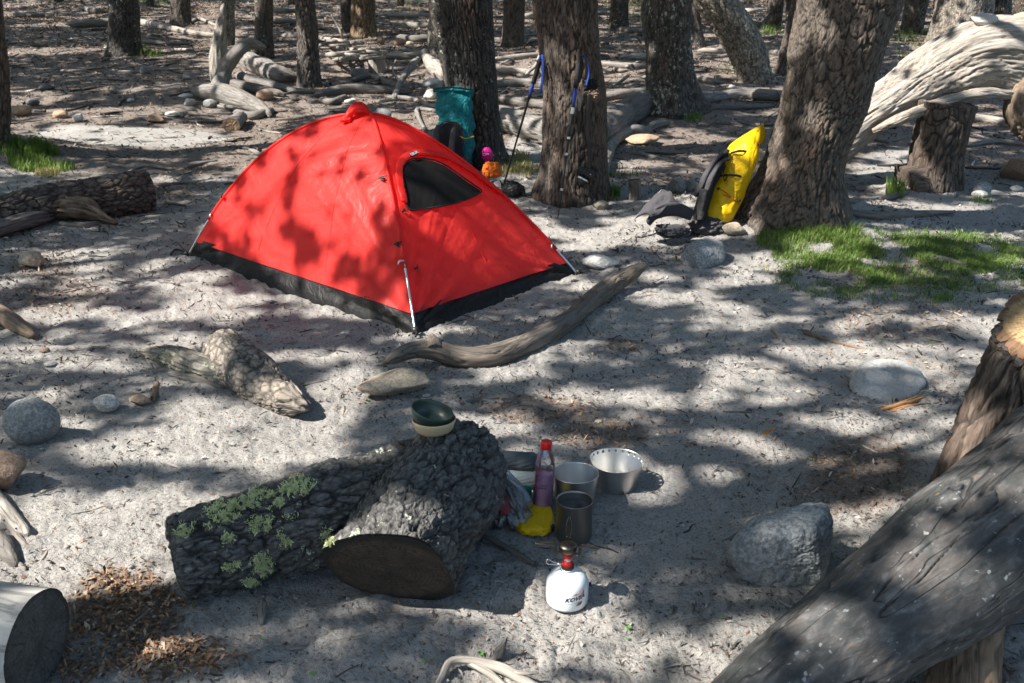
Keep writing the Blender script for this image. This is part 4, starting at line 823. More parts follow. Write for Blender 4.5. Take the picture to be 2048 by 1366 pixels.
# ---------------------------------------------------------------- rocks
def ico(sub):
    bm = bmesh.new(); bmesh.ops.create_icosphere(bm, subdivisions=sub, radius=1); V = np.array([v.co for v in bm.verts]); Fc = np.array([[v.index for v in f.verts] for f in bm.faces]); bm.free(); return V, Fc
ICO = {k: ico(k) for k in (2, 3, 4, 5, 6)}
def rock_shape(sub, seed, cuts=6, rough=.06, cmin=.6, cmax=.92, fine=.012):
    r_ = np.random.default_rng(seed); V, Fc = ICO[sub]; V = V.copy()
    for _ in range(cuts):
        n = nrm(r_.normal(0, 1, 3)); c = r_.uniform(cmin, cmax); V -= np.outer(np.maximum(0, V @ n - c) * .93, n)
    V = V * (1 + rough * fbm(V * 1.7 + seed, 3, seed))[:, None] + ICO[sub][0] * (fine * fbm(V * 9 + seed, 3, seed + 5))[:, None]
    return V / np.abs(V).max(0), Fc
def hullrock(label, pts, mat, name='boulder', cat='boulder', p=16, seed=3, rough=.05, sub=6):
    bm = bmesh.new(); [bm.verts.new(tuple(q)) for q in pts]; bmesh.ops.convex_hull(bm, input=bm.verts); bm.normal_update(); ctr = np.mean(pts, 0)
    pl = []
    for f in bm.faces:
        n = np.array(f.normal); c = (np.array(f.verts[0].co) - ctr) @ n
        if c < 0: n, c = -n, -c
        if c > 1e-4: pl.append(n / c)
    bm.free(); V, Fc = ICO[sub]; d = np.maximum(V @ np.array(pl).T, 0); r = ((d ** p).sum(1)) ** (-1 / p); S = r.mean()
    r = r * (1 + .35 * rough * fbm(V * 2.2 + seed, 3, seed)) + S * rough * (.5 * fbm(V * 5 + seed, 3, seed + 2) - .5 * np.clip(1 - 7 * np.abs(fbm(V * A(2, 2, 5) + seed, 2, seed + 7)), 0, 1)) + S * .012 * fbm(V * 22, 3, seed)
    return tag(mk(name, V * r[:, None] + ctr, Fc, M[mat], loc=(ctr[0], ctr[1], min(q[2] for q in pts))), label, cat)
def rock(label, x0, y0, x1, y1, mat, cuts=6, seed=1, sub=4, rough=.06, dr=.8, base=None, name='stone', cat='stone', group=None, rot=0., hz=None, cmin=.6, bury=.12, slope=0.):
    px = (x0 + x1) / 2; p = G(px, y1) if base is None else A(*base); s = pxm(p + A(0, .05, .02)); W = (x1 - x0) * s; D = W * dr
    a = math.asin(np.clip((CAMZ - p[2]) / np.linalg.norm(p - CAM), 0, 1)); Hh = hz or float(np.clip(((y1 - y0) * s - D * sin(a) * .8) / cos(a), .28 * W, 1.3 * W))
    V, Fc = rock_shape(sub, seed, cuts, rough, cmin); c, s_ = cos(rot), sin(rot); V = V @ np.array([[c, 0, s_], [0, 1, 0], [-s_, 0, c]]); V = V / np.abs(V).max(0); V[:, 2] = np.where(V[:, 2] > -.4, (V[:, 2] + .4) * (1 - slope * (.5 - V[:, 0] / 2)) - .4, V[:, 2]); V[:, 2] /= np.abs(V[:, 2]).max()
    Hh *= 1 + bury; U = V; ctr = p
    for _ in range(4):
        V = U * A(W / 2, D / 2, Hh / 2); ctr = p + A(0, D * .42, Hh * (.5 - bury)); q = proj((V + ctr)[(V + ctr)[:, 2] > p[2] - .003]); mn, mx = q.min(0), q.max(0)
        W *= (x1 - x0) / (mx[0] - mn[0]); D = W * dr
        if hz is None: Hh = float(np.clip(Hh * ((y1 - y0) / (mx[1] - mn[1])) ** 1.4, .22 * W, 1.4 * W))
        p = p + A(((x0 + x1) - (mx[0] + mn[0])) / 2 * s, 0 if base is not None else -(y1 - mx[1]) * s / max(sin(a), .2) * .7, 0)
    return tag(mk(name, V + ctr, Fc, M[mat], loc=tuple(p + A(0, D * .42, 0))), label, cat, group)
rock('rounded grey-green boulder resting near the left edge', 4, 795, 122, 890, 'rock_blue', 2, 3, 6, .03, dr=.8, cat='boulder', name='boulder', rot=.25, cmin=.85)
rock('flat brown rock cut by the left edge', -70, 900, 56, 980, 'rock_red', 7, 5, 5)
rock('small white angular stone left of the orange one', 186, 788, 240, 824, 'rock_light', 8, 7, 5)
rock('small orange stone beside the short stick', 258, 788, 302, 810, 'rock_orange', 8, 8, 5)
rock('tan knobbly stone on the litter at the left', 36, 502, 90, 534, 'rock_tan', 3, 9, 5, .12)
yb_ = G(1560, 1178)[1]
hullrock('large angular blue-grey boulder beside the slanting corner log', [E(1478, 1162, yb_ + .02), E(1555, 1186, yb_ - .01), E(1648, 1176, yb_), E(1442, 1098, yb_ + .06), E(1480, 1062, yb_ + .06), E(1560, 1075, yb_ - .0), E(1632, 1050, yb_ + .0), E(1672, 1040, yb_ + .07), E(1664, 1120, yb_ + .05), E(1655, 996, yb_ + .12), E(1600, 1002, yb_ + .16), E(1498, 1030, yb_ + .14), E(1668, 1012, yb_ + .10), E(1470, 1150, yb_ + .2), E(1660, 1150, yb_ + .22), E(1560, 1178, yb_ + .02) + A(0, 0, -.08)], 'rock_blue', seed=5)
yb_ = G(1775, 800)[1]
hullrock('wide pale boulder half sunk in the soil at the right', [E(1692, 776, yb_ + .12), E(1704, 792, yb_ + .04), E(1775, 806, yb_ - .01), E(1830, 800, yb_ + .02), E(1860, 768, yb_ + .12), E(1712, 728, yb_ + .24), E(1755, 712, yb_ + .30), E(1810, 716, yb_ + .30), E(1846, 738, yb_ + .24), E(1740, 745, yb_ + .12), E(1815, 752, yb_ + .10), E(1700, 760, yb_ + .4), E(1850, 760, yb_ + .4), E(1775, 800, yb_) + A(0, .1, -.12)], 'rock_pale', seed=8, p=12)
yb_ = G(1405, 542)[1]
hullrock('squarish grey boulder below the yellow pack', [E(1362, 530, yb_ + .04), E(1400, 545, yb_ - .02), E(1452, 522, yb_ + .06), E(1358, 512, yb_ + .1), E(1378, 482, yb_ + .1), E(1400, 474, yb_ + .2), E(1442, 474, yb_ + .2), E(1452, 496, yb_ + .1), E(1412, 500, yb_ + .02), E(1390, 508, yb_ + .0), E(1370, 520, yb_ + .35), E(1450, 510, yb_ + .35), E(1405, 540, yb_) + A(0, .1, -.1)], 'rock_blue', seed=12, p=12, sub=5)
rock('white flat stone right of the tent corner', 1162, 508, 1238, 538, 'rock_light', 3, 13, 5, .08)
rock('flat mottled stone propping up the curved branch', 712, 735, 864, 792, 'rock_tan', 7, 44, 6, .06, dr=.62, cmin=.5)
rock('rounded pale rock left of the yellow pack', 1336, 356, 1376, 388, 'rock_grey', 3, 15, 4)
rock('pinkish rock touching the straps of the yellow pack', 1366, 354, 1412, 386, 'rock_grey', 4, 16, 4)
rock('pale stone wedged between the yellow pack and the massive trunk', 1444, 444, 1492, 470, 'rock_tan', 5, 17, 4)
for a in [('pale oval stone at the far left edge of the clearing', 18, 210, 64, 233, 'rock_orange', 2, 1), ('dark blue-grey stone behind the pale oval one', 51, 196, 80, 212, 'rock_dark', 2, 2), ('tan stone right of the pale oval one', 104, 220, 136, 238, 'rock_orange', 5, 3), ('small greyish stone with a flat side beside the tan one', 145, 227, 168, 244, 'rock_light', 5, 4),
          ('dark brown flat stone on the upper left ground', 74, 168, 110, 182, 'rock_dark', 6, 5), ('orange angular stone on the shadow stripe', 294, 228, 330, 246, 'rock_orange', 8, 6), ('white flat stone right of the orange angular one', 330, 222, 362, 234, 'rock_light', 4, 7),
          ('grey-blue stone alone in the shade left of the snag', 280, 132, 302, 148, 'rock_grey', 4, 8), ('white stone left of the forked log', 356, 186, 386, 198, 'rock_light', 3, 9), ('pale pointed stone below the white one', 368, 196, 392, 212, 'rock_light', 6, 10), ('round grey stone under the forked log', 406, 198, 434, 216, 'rock_grey', 2, 11),
          ('tiny flat stone in the shade left of the snag', 365, 150, 384, 160, 'rock_grey', 4, 12), ('flat round brown stone beside the splintered root', 512, 178, 548, 202, 'rock_red', 3, 13), ('grey angular boulder peeking over the tent top', 742, 216, 784, 246, 'rock_grey', 7, 14),
          ('greenish rounded stone left of the pale stump', 700, 134, 738, 156, 'rock_grey', 2, 15), ('small grey stone above the tent ridge', 688, 196, 714, 208, 'rock_light', 4, 16), ('upright pinkish stone right of the tan split trunk', 754, 72, 770, 90, 'rock_red', 4, 17), ('red stone below the dark log', 786, 76, 812, 92, 'rock_red', 4, 18), ('small tan stone right of the red one', 812, 82, 828, 91, 'rock_tan', 4, 19),
          ('white stone at the left foot of the dark furrowed trunk', 844, 156, 886, 178, 'rock_light', 4, 20), ('pale blocky stone under the white one by the dark furrowed trunk', 846, 178, 880, 200, 'rock_light', 6, 21),
          ('tan slab of bark lying beside the curved grey log', 1250, 268, 1320, 290, 'rock_orange', 5, 23), ('blue-grey pointed stone right of the brown stub', 1940, 362, 1984, 394, 'rock_blue', 6, 24), ('pale round stone in front of the blue-grey pointed one', 1942, 380, 1976, 396, 'rock_light', 2, 25),
          ('reddish boulder at the right edge under the arching log', 1998, 316, 2090, 362, 'rock_red', 5, 26), ('tiny grey stone left of the reddish boulder', 2018, 370, 2046, 384, 'rock_light', 4, 27), ('pale worn root end shaped like a stone at the brown trunk foot', 1186, 400, 1218, 420, 'rock_tan', 3, 29),
          ('flat slate chip left of the lichen log', 86, 722, 114, 734, 'rock_grey', 5, 30), ('reddish flat chip above the slate chip', 78, 694, 100, 706, 'rock_red', 5, 32), ('little grey pebble in front of the flat mottled stone', 842, 786, 862, 796, 'rock_grey', 4, 33), ('tiny pale pebble on the litter by the bowls', 1188, 838, 1206, 848, 'rock_tan', 4, 34)]:
    rock(a[0], a[1], a[2], a[3], a[4], a[5], a[6], a[7] + 100, 4)
t1 = E(1967, 50, yy - .12); rock('white rounded stone balanced on top of the arching log', 1941, 22, 1996, 54, 'rock_light', 4, 140, 5, base=(t1[0], yy - .14, E(1967, 54, yy - .14)[2]), dr=.8, hz=.11)
rock('grey stone cut by the right edge on top of the arching log', 2020, 24, 2075, 54, 'rock_tan', 5, 141, 5, base=(E(2047, 54, yy - .12)[0], yy - .14, E(2047, 54, yy - .14)[2]), dr=.8, hz=.11)
for k in range(24):
    x = rs.uniform(0, 2048); y = rs.uniform(60, 330)
    if 500 < x < 900 and y > 200: continue
    w_ = rs.uniform(8, 20) * (.6 + y / 400); rock('small weathered stone scattered on the forest floor', x, y - w_ * .5, x + w_, y, rs.choice(['rock_grey', 'rock_light', 'rock_tan', 'rock_red']), 5, 200 + k, 2, group='small stones scattered through the woods')
# ---------------------------------------------------------------- the tent
cN, cL, cR = G(830, 668), G(378, 514), G(1153, 548); cB = cL + cR - cN; cC = (cL + cR) / 2
APX = E(715, 230, cC[1])[2]; 
def arch_pt(c, s, off=0.0):
    s = np.asarray(s, float); pe = 1.7 if c is cN else 1.55 if c is cR else 2.12; z = (APX - c[2]) * (1 - s ** pe) + c[2]; p = cC + (c - cC) * s[..., None]
    o = np.stack([p[..., 0], p[..., 1], z], -1)
    if off:
        h = nrm((c - cC) * A(1, 1, 0)); sl = (APX - c[2]) * pe * s ** (pe - 1) / np.linalg.norm((c - cC)[:2]); nn = np.stack([h[0] * sl, h[1] * sl, np.ones_like(s)], -1); o = o + off * nn / np.linalg.norm(nn, axis=-1)[..., None]
    return o
def panel(a, b, s0, s1, ns, nu, off=0., wr=.006, sag=.03, seed=0):
    s = np.linspace(s0, s1, ns)[:, None]; u = np.linspace(0, 1, nu)[None, :]
    S = s * np.ones_like(u); U = u * np.ones_like(s)
    Pa, Pb = arch_pt(a, S), arch_pt(b, S); P = Pa * (1 - U[..., None]) + Pb * U[..., None]
    n = nrm(np.cross(b - a, A(0, 0, 1))); mid = (a + b) / 2 - cC; n = n if n @ mid > 0 else -n
    N0 = nrm(n + A(0, 0, .75)); bell = 4 * U * (1 - U) * np.sin(np.clip(S, 0, 1) * pi) ** .8
    an = np.arctan2(S * (b - a) @ (b - a) ** 0, 1) if False else 0
    # tension creases that run out from the corners and the seams
    d1 = np.hypot(U * S * 1.2, (1 - S) * 1.0); t1 = np.arctan2((1 - S), U * S + .02); d2 = np.hypot((1 - U) * S * 1.2, (1 - S)); t2 = np.arctan2((1 - S), (1 - U) * S + .02)
    w = .5 * fbm(np.stack([t1 * 9, d1 * 1.2, U * 0 + seed], -1), 3, seed) * np.exp(-d1 * 1.8) + .5 * fbm(np.stack([t2 * 9, d2 * 1.2, U * 0 + seed + 4], -1), 3, seed + 1) * np.exp(-d2 * 1.8)
    seam = fbm(np.stack([U * 2, S * 38, U * 0 + seed], -1), 2, seed + 2) * (np.exp(-U * 14) + np.exp(-(1 - U) * 14)) * .35
    big = fbm(np.stack([U * 3 * S, S * 3, U * 0 + seed + 9], -1), 3, seed + 3) * bell * .9
    V = P + N0 * (off + sag * bell + wr * (3.2 * w + 1.3 * seam + big) * np.minimum(1, 12 * np.minimum(U, 1 - U) + .1))[..., None]
    return V
sH = .95
tent = root('tent', cC, 'red two-pole dome tent with a black base strip, pitched on the bare soil', 'tent')
def outward(Fs, V, c):  # make the quads face away from the tent's middle
    f = Fs[len(Fs) // 2]; n = np.cross(V[f[1]] - V[f[0]], V[f[2]] - V[f[0]]); return Fs if n @ (V[f[0]] - c) > 0 else Fs[:, ::-1]
mid0 = cC + A(0, 0, .1)
PAN = {}
for k, (a, b, nm, wr) in enumerate(((cL, cN, 'side_panel', .007), (cN, cR, 'door_panel', .009), (cR, cB, 'side_panel', .006), (cB, cL, 'end_panel', .006))):
    V = panel(a, b, 0.0, sH, 120, 110, .004, wr, (.012, .03, .0, .0)[k], k * 3 + 1); PAN[k] = V; V = V.reshape(-1, 3)
    mk(nm, V, outward(grid_faces(120, 110, False), V, mid0), M['tent_red'], tent)
    V = panel(a, b, sH - .012, 1.0, 10, 110, -.002, .012, .0, k * 3 + 2)
    V[-1, :, 2] = T(V[-1, :, 0], V[-1, :, 1]) - .01; V = V.reshape(-1, 3)
    mk('base_strip', V, outward(grid_faces(10, 110, False), V, mid0), M['tent_black'], tent)
for c, s_e, hook in ((cN, .80, 1), (cL, .845, 1), (cR, .875, 1), (cB, .85, 0)):
    s = np.linspace(0.0, s_e + .02, 26); mb = MB(); mb.tube(arch_pt(c, s, .009), [.0085], nu=10, nv=90, disp=lambda Q: .0012 * fbm(Q * A(60, 60, 90), 2, 4)); mb.done('pole_sleeve', M['tent_red'], tent)
    s = np.linspace(s_e, 1.0, 12); ps = arch_pt(c, s, .012 if c is cN else .007); ps[-1] = c + nrm((c - cC) * A(1, 1, 0)) * .012 + A(0, 0, .012)
    mb = MB(); mb.tube(ps, [.0055], nu=10, nv=24); po = mb.done('pole', M['alu'], tent)
    h = nrm(np.cross(c - cC, A(0, 0, 1))); h = h if h[0] < 0 else -h
    mb = MB(); mb.tube([ps[0] + A(0, 0, .004), ps[0] + A(0, 0, .006) + h * .02, ps[0] + h * .028 - A(0, 0, .012)], [.005], nu=8, nv=8); mb.done('hook', M['alu'], po)
    mb = MB(); mb.box(ps[-1] + A(0, 0, .004), (.014, .012, .014), tilt((0, 0, 1), c - cC)); mb.tube([ps[-1] + A(0, 0, .003), ps[-1] + nrm((c - cC) * A(1, 1, 0)) * .035 + A(0, 0, .002), ps[-1] + nrm((c - cC) * A(1, 1, 0)) * .06 + h * .01 - A(0, 0, .006)], [.005], nu=6, nv=8); mb.done('corner_tab', M['black'], tent)
# ridge knot at the top
mb = MB(); a0 = arch_pt(cN, A(.09, .08)[:1], .01)[0]; b0 = arch_pt(cR, A(.1, .1)[:1], .01)[0]
for dx, dz, ry in ((-.02, .0, 0), (.0, .016, .02), (.025, .004, .04)):
    q0 = E(688 + dx * 300, 243, cC[1] - .10); q1 = E(706, 222, cC[1] - .06 + ry); q2 = E(722, 215, cC[1] - .04 + ry); q3 = E(742 + dx * 100, 229, cC[1] - .02)
    mb.tube([q0, q1 + A(0, 0, dz), q2 + A(0, 0, dz), q3], [.012, .016, .015, .011], nu=12, nv=30, disp=lambda Q: .004 * fbm(Q * 90, 2, 6))
mb.done('apex_cord_wrap', M['tent_red'], tent)
# seams sewn across the panels
for k, (ua, la) in enumerate(((0, .33), (0, .66), (1, .5))):
    Vp = PAN[ua]; col_ = Vp[:, int(109 * la)]; mb = MB(); mb.tube(col_[4:-1:5] + nrm(CAM - col_[60]) * .0012, [.0016], nu=5, nv=110); mb.done('seam', M['tent_red'], tent)
# clips
def pan_pt(k, px, py, off=.006):
    V = PAN[k]; P = proj(V); i = np.unravel_index(np.argmin(np.hypot(P[..., 0] - px, P[..., 1] - py)), P.shape[:2]); i = (min(max(i[0], 1), V.shape[0] - 2), min(max(i[1], 1), V.shape[1] - 2))
    du, dv = V[i[0], i[1] + 1] - V[i[0], i[1] - 1], V[i[0] + 1, i[1]] - V[i[0] - 1, i[1]]; n = nrm(np.cross(du, dv)); n = n if n @ (CAM - V[i]) > 0 else -n
    err = A(px, py) - P[i]; p = V[i] + A(1, 0, 0) * err[0] * pxm(V[i]) - A(0, 0, 1) * err[1] * pxm(V[i]); return p + n * off, n
for k, px, py, sz in ((0, 768, 360, .022), (0, 799, 491, .022), (1, 828, 538, .014), (1, 804, 425, .012), (0, 524, 303, .02), (0, 446, 393, .02), (1, 930, 320, .016)):
    p, n = pan_pt(k, px, py, .016); x = nrm(np.cross(n, A(0, 0, 1))); y = np.cross(n, x); mb = MB()
    for o_, r_ in ((-.3, .5), (0, .15), (.3, -.2)):
        mb.tube([p - x * sz + y * sz * (o_ - r_), p + n * .006 + y * sz * o_, p + x * sz + y * sz * (o_ + r_)], [.0032], nu=6, nv=8)
    mb.box(p - n * .004, (sz * .4, sz * .35, .006), np.array([x, y, n])); mb.done('clip', M['black'], tent)
# window of dark mesh with its hood
poly = np.array([(803, 348), (806, 333), (816, 323), (834, 318), (858, 320), (882, 328), (908, 344), (935, 364), (961, 383), (945, 395), (915, 406), (880, 414), (845, 420), (818, 421), (811, 405), (806, 378)], float)
PC, _ = spline(np.vstack([poly, poly[:1]]), 6)
def inpoly(P, poly):
    x, y = P[..., 0], P[..., 1]; c = np.zeros(x.shape, bool); n = len(poly)
    for i in range(n):
        a, b = poly[i], poly[(i + 1) % n]; m = ((a[1] > y) != (b[1] > y)) & (x < (b[0] - a[0]) * (y - a[1]) / (b[1] - a[1] + 1e-9) + a[0]); c ^= m
    return c
VV = panel(cN, cR, 0.0, sH, 420, 380, .013, .003, .03, 4); PP = proj(VV); ins = inpoly(PP, PC)
f = grid_faces(420, 380, False); fl = ins.ravel(); f = f[fl[f].all(1)]; us = np.unique(f); rm_ = -np.ones(fl.size, int); rm_[us] = np.arange(len(us)); Vw = VV.reshape(-1, 3)[us]
win = mk('window', Vw, outward(rm_[f], Vw, mid0), M['mesh_dark'], tent)
rimp = [pan_pt(1, x, y, .008) for x, y in PC[::4]]
mb = MB(); rr_ = [a for a, b in rimp]; rr_.append(rr_[0]); mb.tube(rr_, [.0042], nu=8, nv=160); mb.done('window_piping', M['blackcloth'], win)
hood = [(806, 408), (799, 375), (796, 345), (803, 325), (818, 313), (840, 308), (868, 311), (898, 320), (930, 338), (965, 362), (1000, 388)]
hp = [pan_pt(1, x, y, .013) for x, y in hood]; cw = np.mean([p for p, n in rimp], 0)
side = np.array([nrm((p - cw) - n * ((p - cw) @ n)) for p, n in hp])
V, Fs = ribbon([p for p, n in hp], .040, .010, side, per=12); V = V + .0025 * fbm(V * 40, 2, 3)[:, None]; mk('window_hood', V, Fs, M['tent_red'], win)
p, n = pan_pt(1, 823, 314, .024); x = nrm(np.cross(A(0, 0, 1), n)); y = np.cross(n, x); x2 = nrm(x * .985 + y * .17); y2 = np.cross(n, x2)
mb = MB(); mb.box(p, (.030, .011, .003), np.array([x2, y2, n])); lab = mb.done('logo_label', M['black'], tent)
def text2d(s, size, shear=0., bold=0.):
    cu = bpy.data.curves.new('lettering', 'FONT'); cu.body = s; cu.size = size; cu.align_x = 'CENTER'; cu.align_y = 'CENTER'; cu.shear = shear; cu.offset = bold; cu.resolution_u = 3
    o = bpy.data.objects.new('lettering', cu); COL.objects.link(o); bpy.context.view_layer.update()
    ev = o.evaluated_get(bpy.context.evaluated_depsgraph_get()); me = ev.to_mesh(); V = np.array([v.co for v in me.vertices]); Fs = [tuple(p_.vertices) for p_ in me.polygons]; ev.to_mesh_clear(); bpy.data.objects.remove(o); return V, Fs
V, Fs = text2d('CRUX', .020, bold=.0008); V = p + n * .0045 + V[:, :1] * x2 * 1.15 + V[:, 1:2] * y2; mk('lettering', V, Fs, M['white'], tent, smooth=False)
# strap at the left corner
q = G(352, 512); mb = MB(); mb.tube([cL + A(-.02, 0, .02), G(362, 508, .015), G(350, 507, .02), G(343, 516, .006)], [.006], nu=6, nv=20); mb.tube([cL + A(-.02, 0, .03), G(356, 502, .03), G(346, 498, .02)], [.003], nu=6, nv=10); mb.done('guy_strap', M['black'], tent)

# ---------------------------------------------------------------- small tools
def cone(rows, y0, y1):   # px rows at a depth going from y0 to y1 (world y)
    n = len(rows); pts = [E(x, y, y0 + (y1 - y0) * k / (n - 1)) for k, (x, y, w) in enumerate(rows)]; return pts, [w * pxm(p) / 2 for p, (x, y, w) in zip(pts, rows)]
def crumple(a, k, seed=1): return lambda Q: a * (np.abs(fbm(Q * k, 3, seed)) * 2 - .5) + a * .6 * fbm(Q * k * .4, 2, seed + 3)
def lump(name, c, half, mat, parent=None, seed=1, a=.1, k=2.5, sub=5, boxy=0., **kw):
    V, Fc = ICO[sub]; V = V.copy()
    if boxy: V = np.sign(V) * np.abs(V) ** (1 - boxy); 
    V = V * (1 + a * (np.abs(fbm(V * k + seed, 3, seed)) * 2 - .6))[:, None]; return mk(name, V * A(*half) + A(*c), Fc, M[mat], parent, **kw)
# ---------------------------------------------------------------- yellow pack
yp = G(1432, 470); y0, y1 = yp[1] + .10, yp[1] + .30
pk = root('backpack', G(1425, 468), 'bright yellow coated backpack with a black harness leaning on the massive trunk', 'backpack')
pts, rad = cone([(1424, 446, 50), (1432, 424, 70), (1450, 386, 76), (1470, 342, 74), (1489, 302, 60), (1505, 276, 36), (1518, 258, 12)], y0, y1)
rad[-1] *= .8
mb = MB(); mb.tube(pts, rad, nu=90, nv=150, disp=crumple(.0065, A(8, 8, 6), 4), flat=.8, cap=('round', 'flat')); mb.done('pack_bag', M['yellow'], pk)
mb = MB(); q = [E(1522, 251, y1), E(1526, 270, y1), E(1519, 288, y1 - .01)]; V, Fs = ribbon(q, .045, .006, A(-.6, -.3, .6)); mb.add(V, Fs[0], None); mb.add(V, Fs[1]); mb.done('roll_top', M['yellow'], pk)
for x, y in ((1516, 262), (1527, 269)): lump('snap', E(x, y, y1 - .09), (.005,) * 3, 'black', pk, sub=2)
mb = MB(); c_ = E(1513, 290, y1 - .10); mb.box(c_, (.014, .006, .007)); mb.tube([c_ + A(-.03, 0, .01), c_, c_ + A(.03, -.01, .012)], [.004], nu=6, nv=6); mb.done('buckle', M['black'], pk)
def psf(x, y, d): return E(x, y, y0 + (y1 - y0) * np.clip((446 - y) / 190, 0, 1) - d)
mb = MB()
for r in ([(1436, 376, .07), (1445, 388, .09), (1458, 394, .10), (1476, 402, .07)], [(1436, 376, .07), (1450, 384, .10), (1466, 398, .10), (1478, 408, .06)], [(1410, 421, .05), (1413, 424, .06)], [(1455, 421, .08), (1458, 424, .08)]): mb.tube([psf(*a) for a in r], [.0035], nu=6, nv=16)
mb.done('cord', M['orange'], pk)
for a_ in ([(1440, 352, .09), (1458, 350, .13), (1478, 352, .12), (1496, 360, .06)], [(1462, 306, .09), (1478, 302, .12), (1496, 304, .09), (1508, 312, .05)]):
    V, Fs = ribbon([psf(*q_) for q_ in a_], .014, .004, A(.3, 0, 1)); mk('side_strap', V, Fs, M['black'], pk)
for x, y in ((1437, 377), (1478, 401)): lump('cord_lock', psf(x, y, .09), (.010, .008, .008), 'black', pk, sub=3)
# harness
mb = MB(); mb.tube(cone([(1402, 462, 30), (1402, 420, 36), (1418, 370, 34), (1440, 325, 26), (1456, 300, 14)], y0 - .03, y1 - .12)[0], [.06, .07, .065, .052, .022], nu=40, nv=60, flat=.6, disp=crumple(.008, A(14, 14, 8), 5)); mb.done('back_panel', M['blackcloth'], pk)
mb = MB(); mb.tube(cone([(1400, 440, 30), (1404, 405, 32), (1410, 380, 30)], y0 - .10, y0 - .06)[0], [.045, .05, .047], nu=40, nv=40, flat=.55, disp=crumple(.006, A(14, 14, 10), 8)); mb.done('side_pocket', M['blackcloth'], pk)
mb = MB(); mb.tube([psf(1396, 378, .10), psf(1405, 374, .12), psf(1414, 378, .10)], [.004], nu=6, nv=14); mb.done('pocket_rim', M['greycloth'], pk)
for r, w in (([(1456, 303, .10), (1432, 318, .13), (1412, 348, .15), (1402, 372, .12), (1390, 392, .08)], .05), ([(1458, 318, .12), (1440, 326, .16), (1424, 352, .18), (1414, 380, .14), (1408, 402, .12)], .045)):
    V, Fs = ribbon([psf(*a) for a in r], w, .016, A(.5, -.6, .5), taper=[.5, 1, 1, .8, .5]); mk('shoulder_strap', V, Fs, M['greycloth'], pk)
mb = MB()
for r in ([(1441, 300, .14), (1446, 308, .15), (1456, 305, .12)], [(1452, 330, .15), (1447, 345, .15), (1449, 362, .13), (1455, 352, .11)], [(1395, 356, .1), (1390, 360, .12), (1402, 366, .11), (1408, 358, .1)]): mb.tube([psf(*a) for a in r], [.004], nu=6, nv=14)
mb.done('strap_webbing', M['black'], pk)
lump('base_pocket', E(1418, 452, y0 - .04), (.115, .08, .06), 'greycloth', pk, 3, .12, 4)
V, Fs = ribbon([E(1384, 430, y0 - .1), E(1352, 418, y0 - .16), E(1316, 424, y0 - .2), E(1296, 446, y0 - .24)], .085, .02, A(.1, -.2, 1), taper=[.8, 1, 1, .5]); mk('hip_belt', V, Fs, M['greycloth'], pk)
# the folded-out flap of the belt
fa, fb, fc_, fd2 = E(1324, 379, y0 - .02), E(1271, 436, y0 - .18), E(1302, 434, y0 - .30), E(1352, 404, y0 - .14)
gu, gv = np.meshgrid(np.linspace(0, 1, 24), np.linspace(0, 1, 24), indexing='ij'); gu, gv = gu[..., None], gv[..., None]
V = (fa * (1 - gu) + fb * gu) * (1 - gv) + (fd2 * (1 - gu) + fc_ * gu) * gv + A(0, -.02, .02) * np.sin(gv * pi) + A(0, 0, .01) * fbm(P3(gu[..., 0] * 3, gv[..., 0] * 3), 2)[..., None]
V = V.reshape(-1, 3); V = np.vstack([V, V + A(0, .008, .008)]); f = grid_faces(24, 24, False); mk('belt_flap', V, np.vstack([f, f[:, ::-1] + 576]), M['greycloth'], pk)
mb = MB(); mb.tube([fa, fa * .5 + fb * .5 + A(0, 0, .004), fb, fb + A(0, 0, -.02)], [.004], nu=6, nv=20); mb.done('flap_edge', M['lgreycloth'], pk)
lump('belt_pouch', E(1346, 462, y0 - .22), (.085, .045, .036), 'greycloth', pk, 9, .14, 3, boxy=.25)
lump('belt_pouch', E(1322, 458, y0 - .24), (.035, .03, .028), 'greycloth', pk, 11, .14, 3)
mb = MB()
for r in ([(1322, 466), (1300, 474), (1284, 478), (1270, 481)], [(1330, 470), (1322, 476), (1334, 480), (1344, 476)], [(1362, 470), (1372, 476), (1386, 470)], [(1372, 488), (1380, 491), (1388, 487), (1396, 490)]): mb.tube([G(x, y, .006) for x, y in r], [.004], nu=6, nv=16)
mb.done('loose_webbing', M['black'], pk)
# ---------------------------------------------------------------- teal pack group
tp = G(905, 345); ty = tp[1]
tk = root('backpack', tp, 'tall teal coated backpack with a grey harness leaning on the dark furrowed trunk', 'backpack')
pts, rad = cone([(908, 350, 70), (910, 290, 74), (911, 240, 72), (909, 208, 72), (907, 186, 74)], ty, ty + .14)
mb = MB(); mb.tube(pts, rad, nu=80, nv=110, disp=crumple(.014, A(8, 8, 7), 14), flat=.55, cap=('flat', 'flat'), n0=A(1, 0, 0)); mb.done('pack_bag', M['teal'], tk)
tt = [E(866, 181, ty + .06), E(905, 177, ty + .06), E(946, 182, ty + .07)]
V, Fs = ribbon(tt, .035, .014, A(0, .3, 1)); V = V + .004 * fbm(V * 30, 2, 3)[:, None]; mk('roll_top', V, Fs, M['teal'], tk)
mb = MB(); mb.tube([tt[0] + A(0, -.01, .012), tt[1] + A(0, -.01, .016), tt[2] + A(0, -.01, .012)], [.004], nu=6, nv=12); mb.done('top_stiffener', M['black'], tk)
pts, rad = cone([(896, 350, 54), (897, 300, 58), (898, 262, 54), (896, 247, 36)], ty - .12, ty - .02)
mb = MB(); mb.tube(pts, rad, nu=50, nv=50, disp=crumple(.008, A(10, 10, 8), 5), flat=.5, n0=A(1, 0, 0)); mb.done('back_panel', M['blackcloth'], tk)
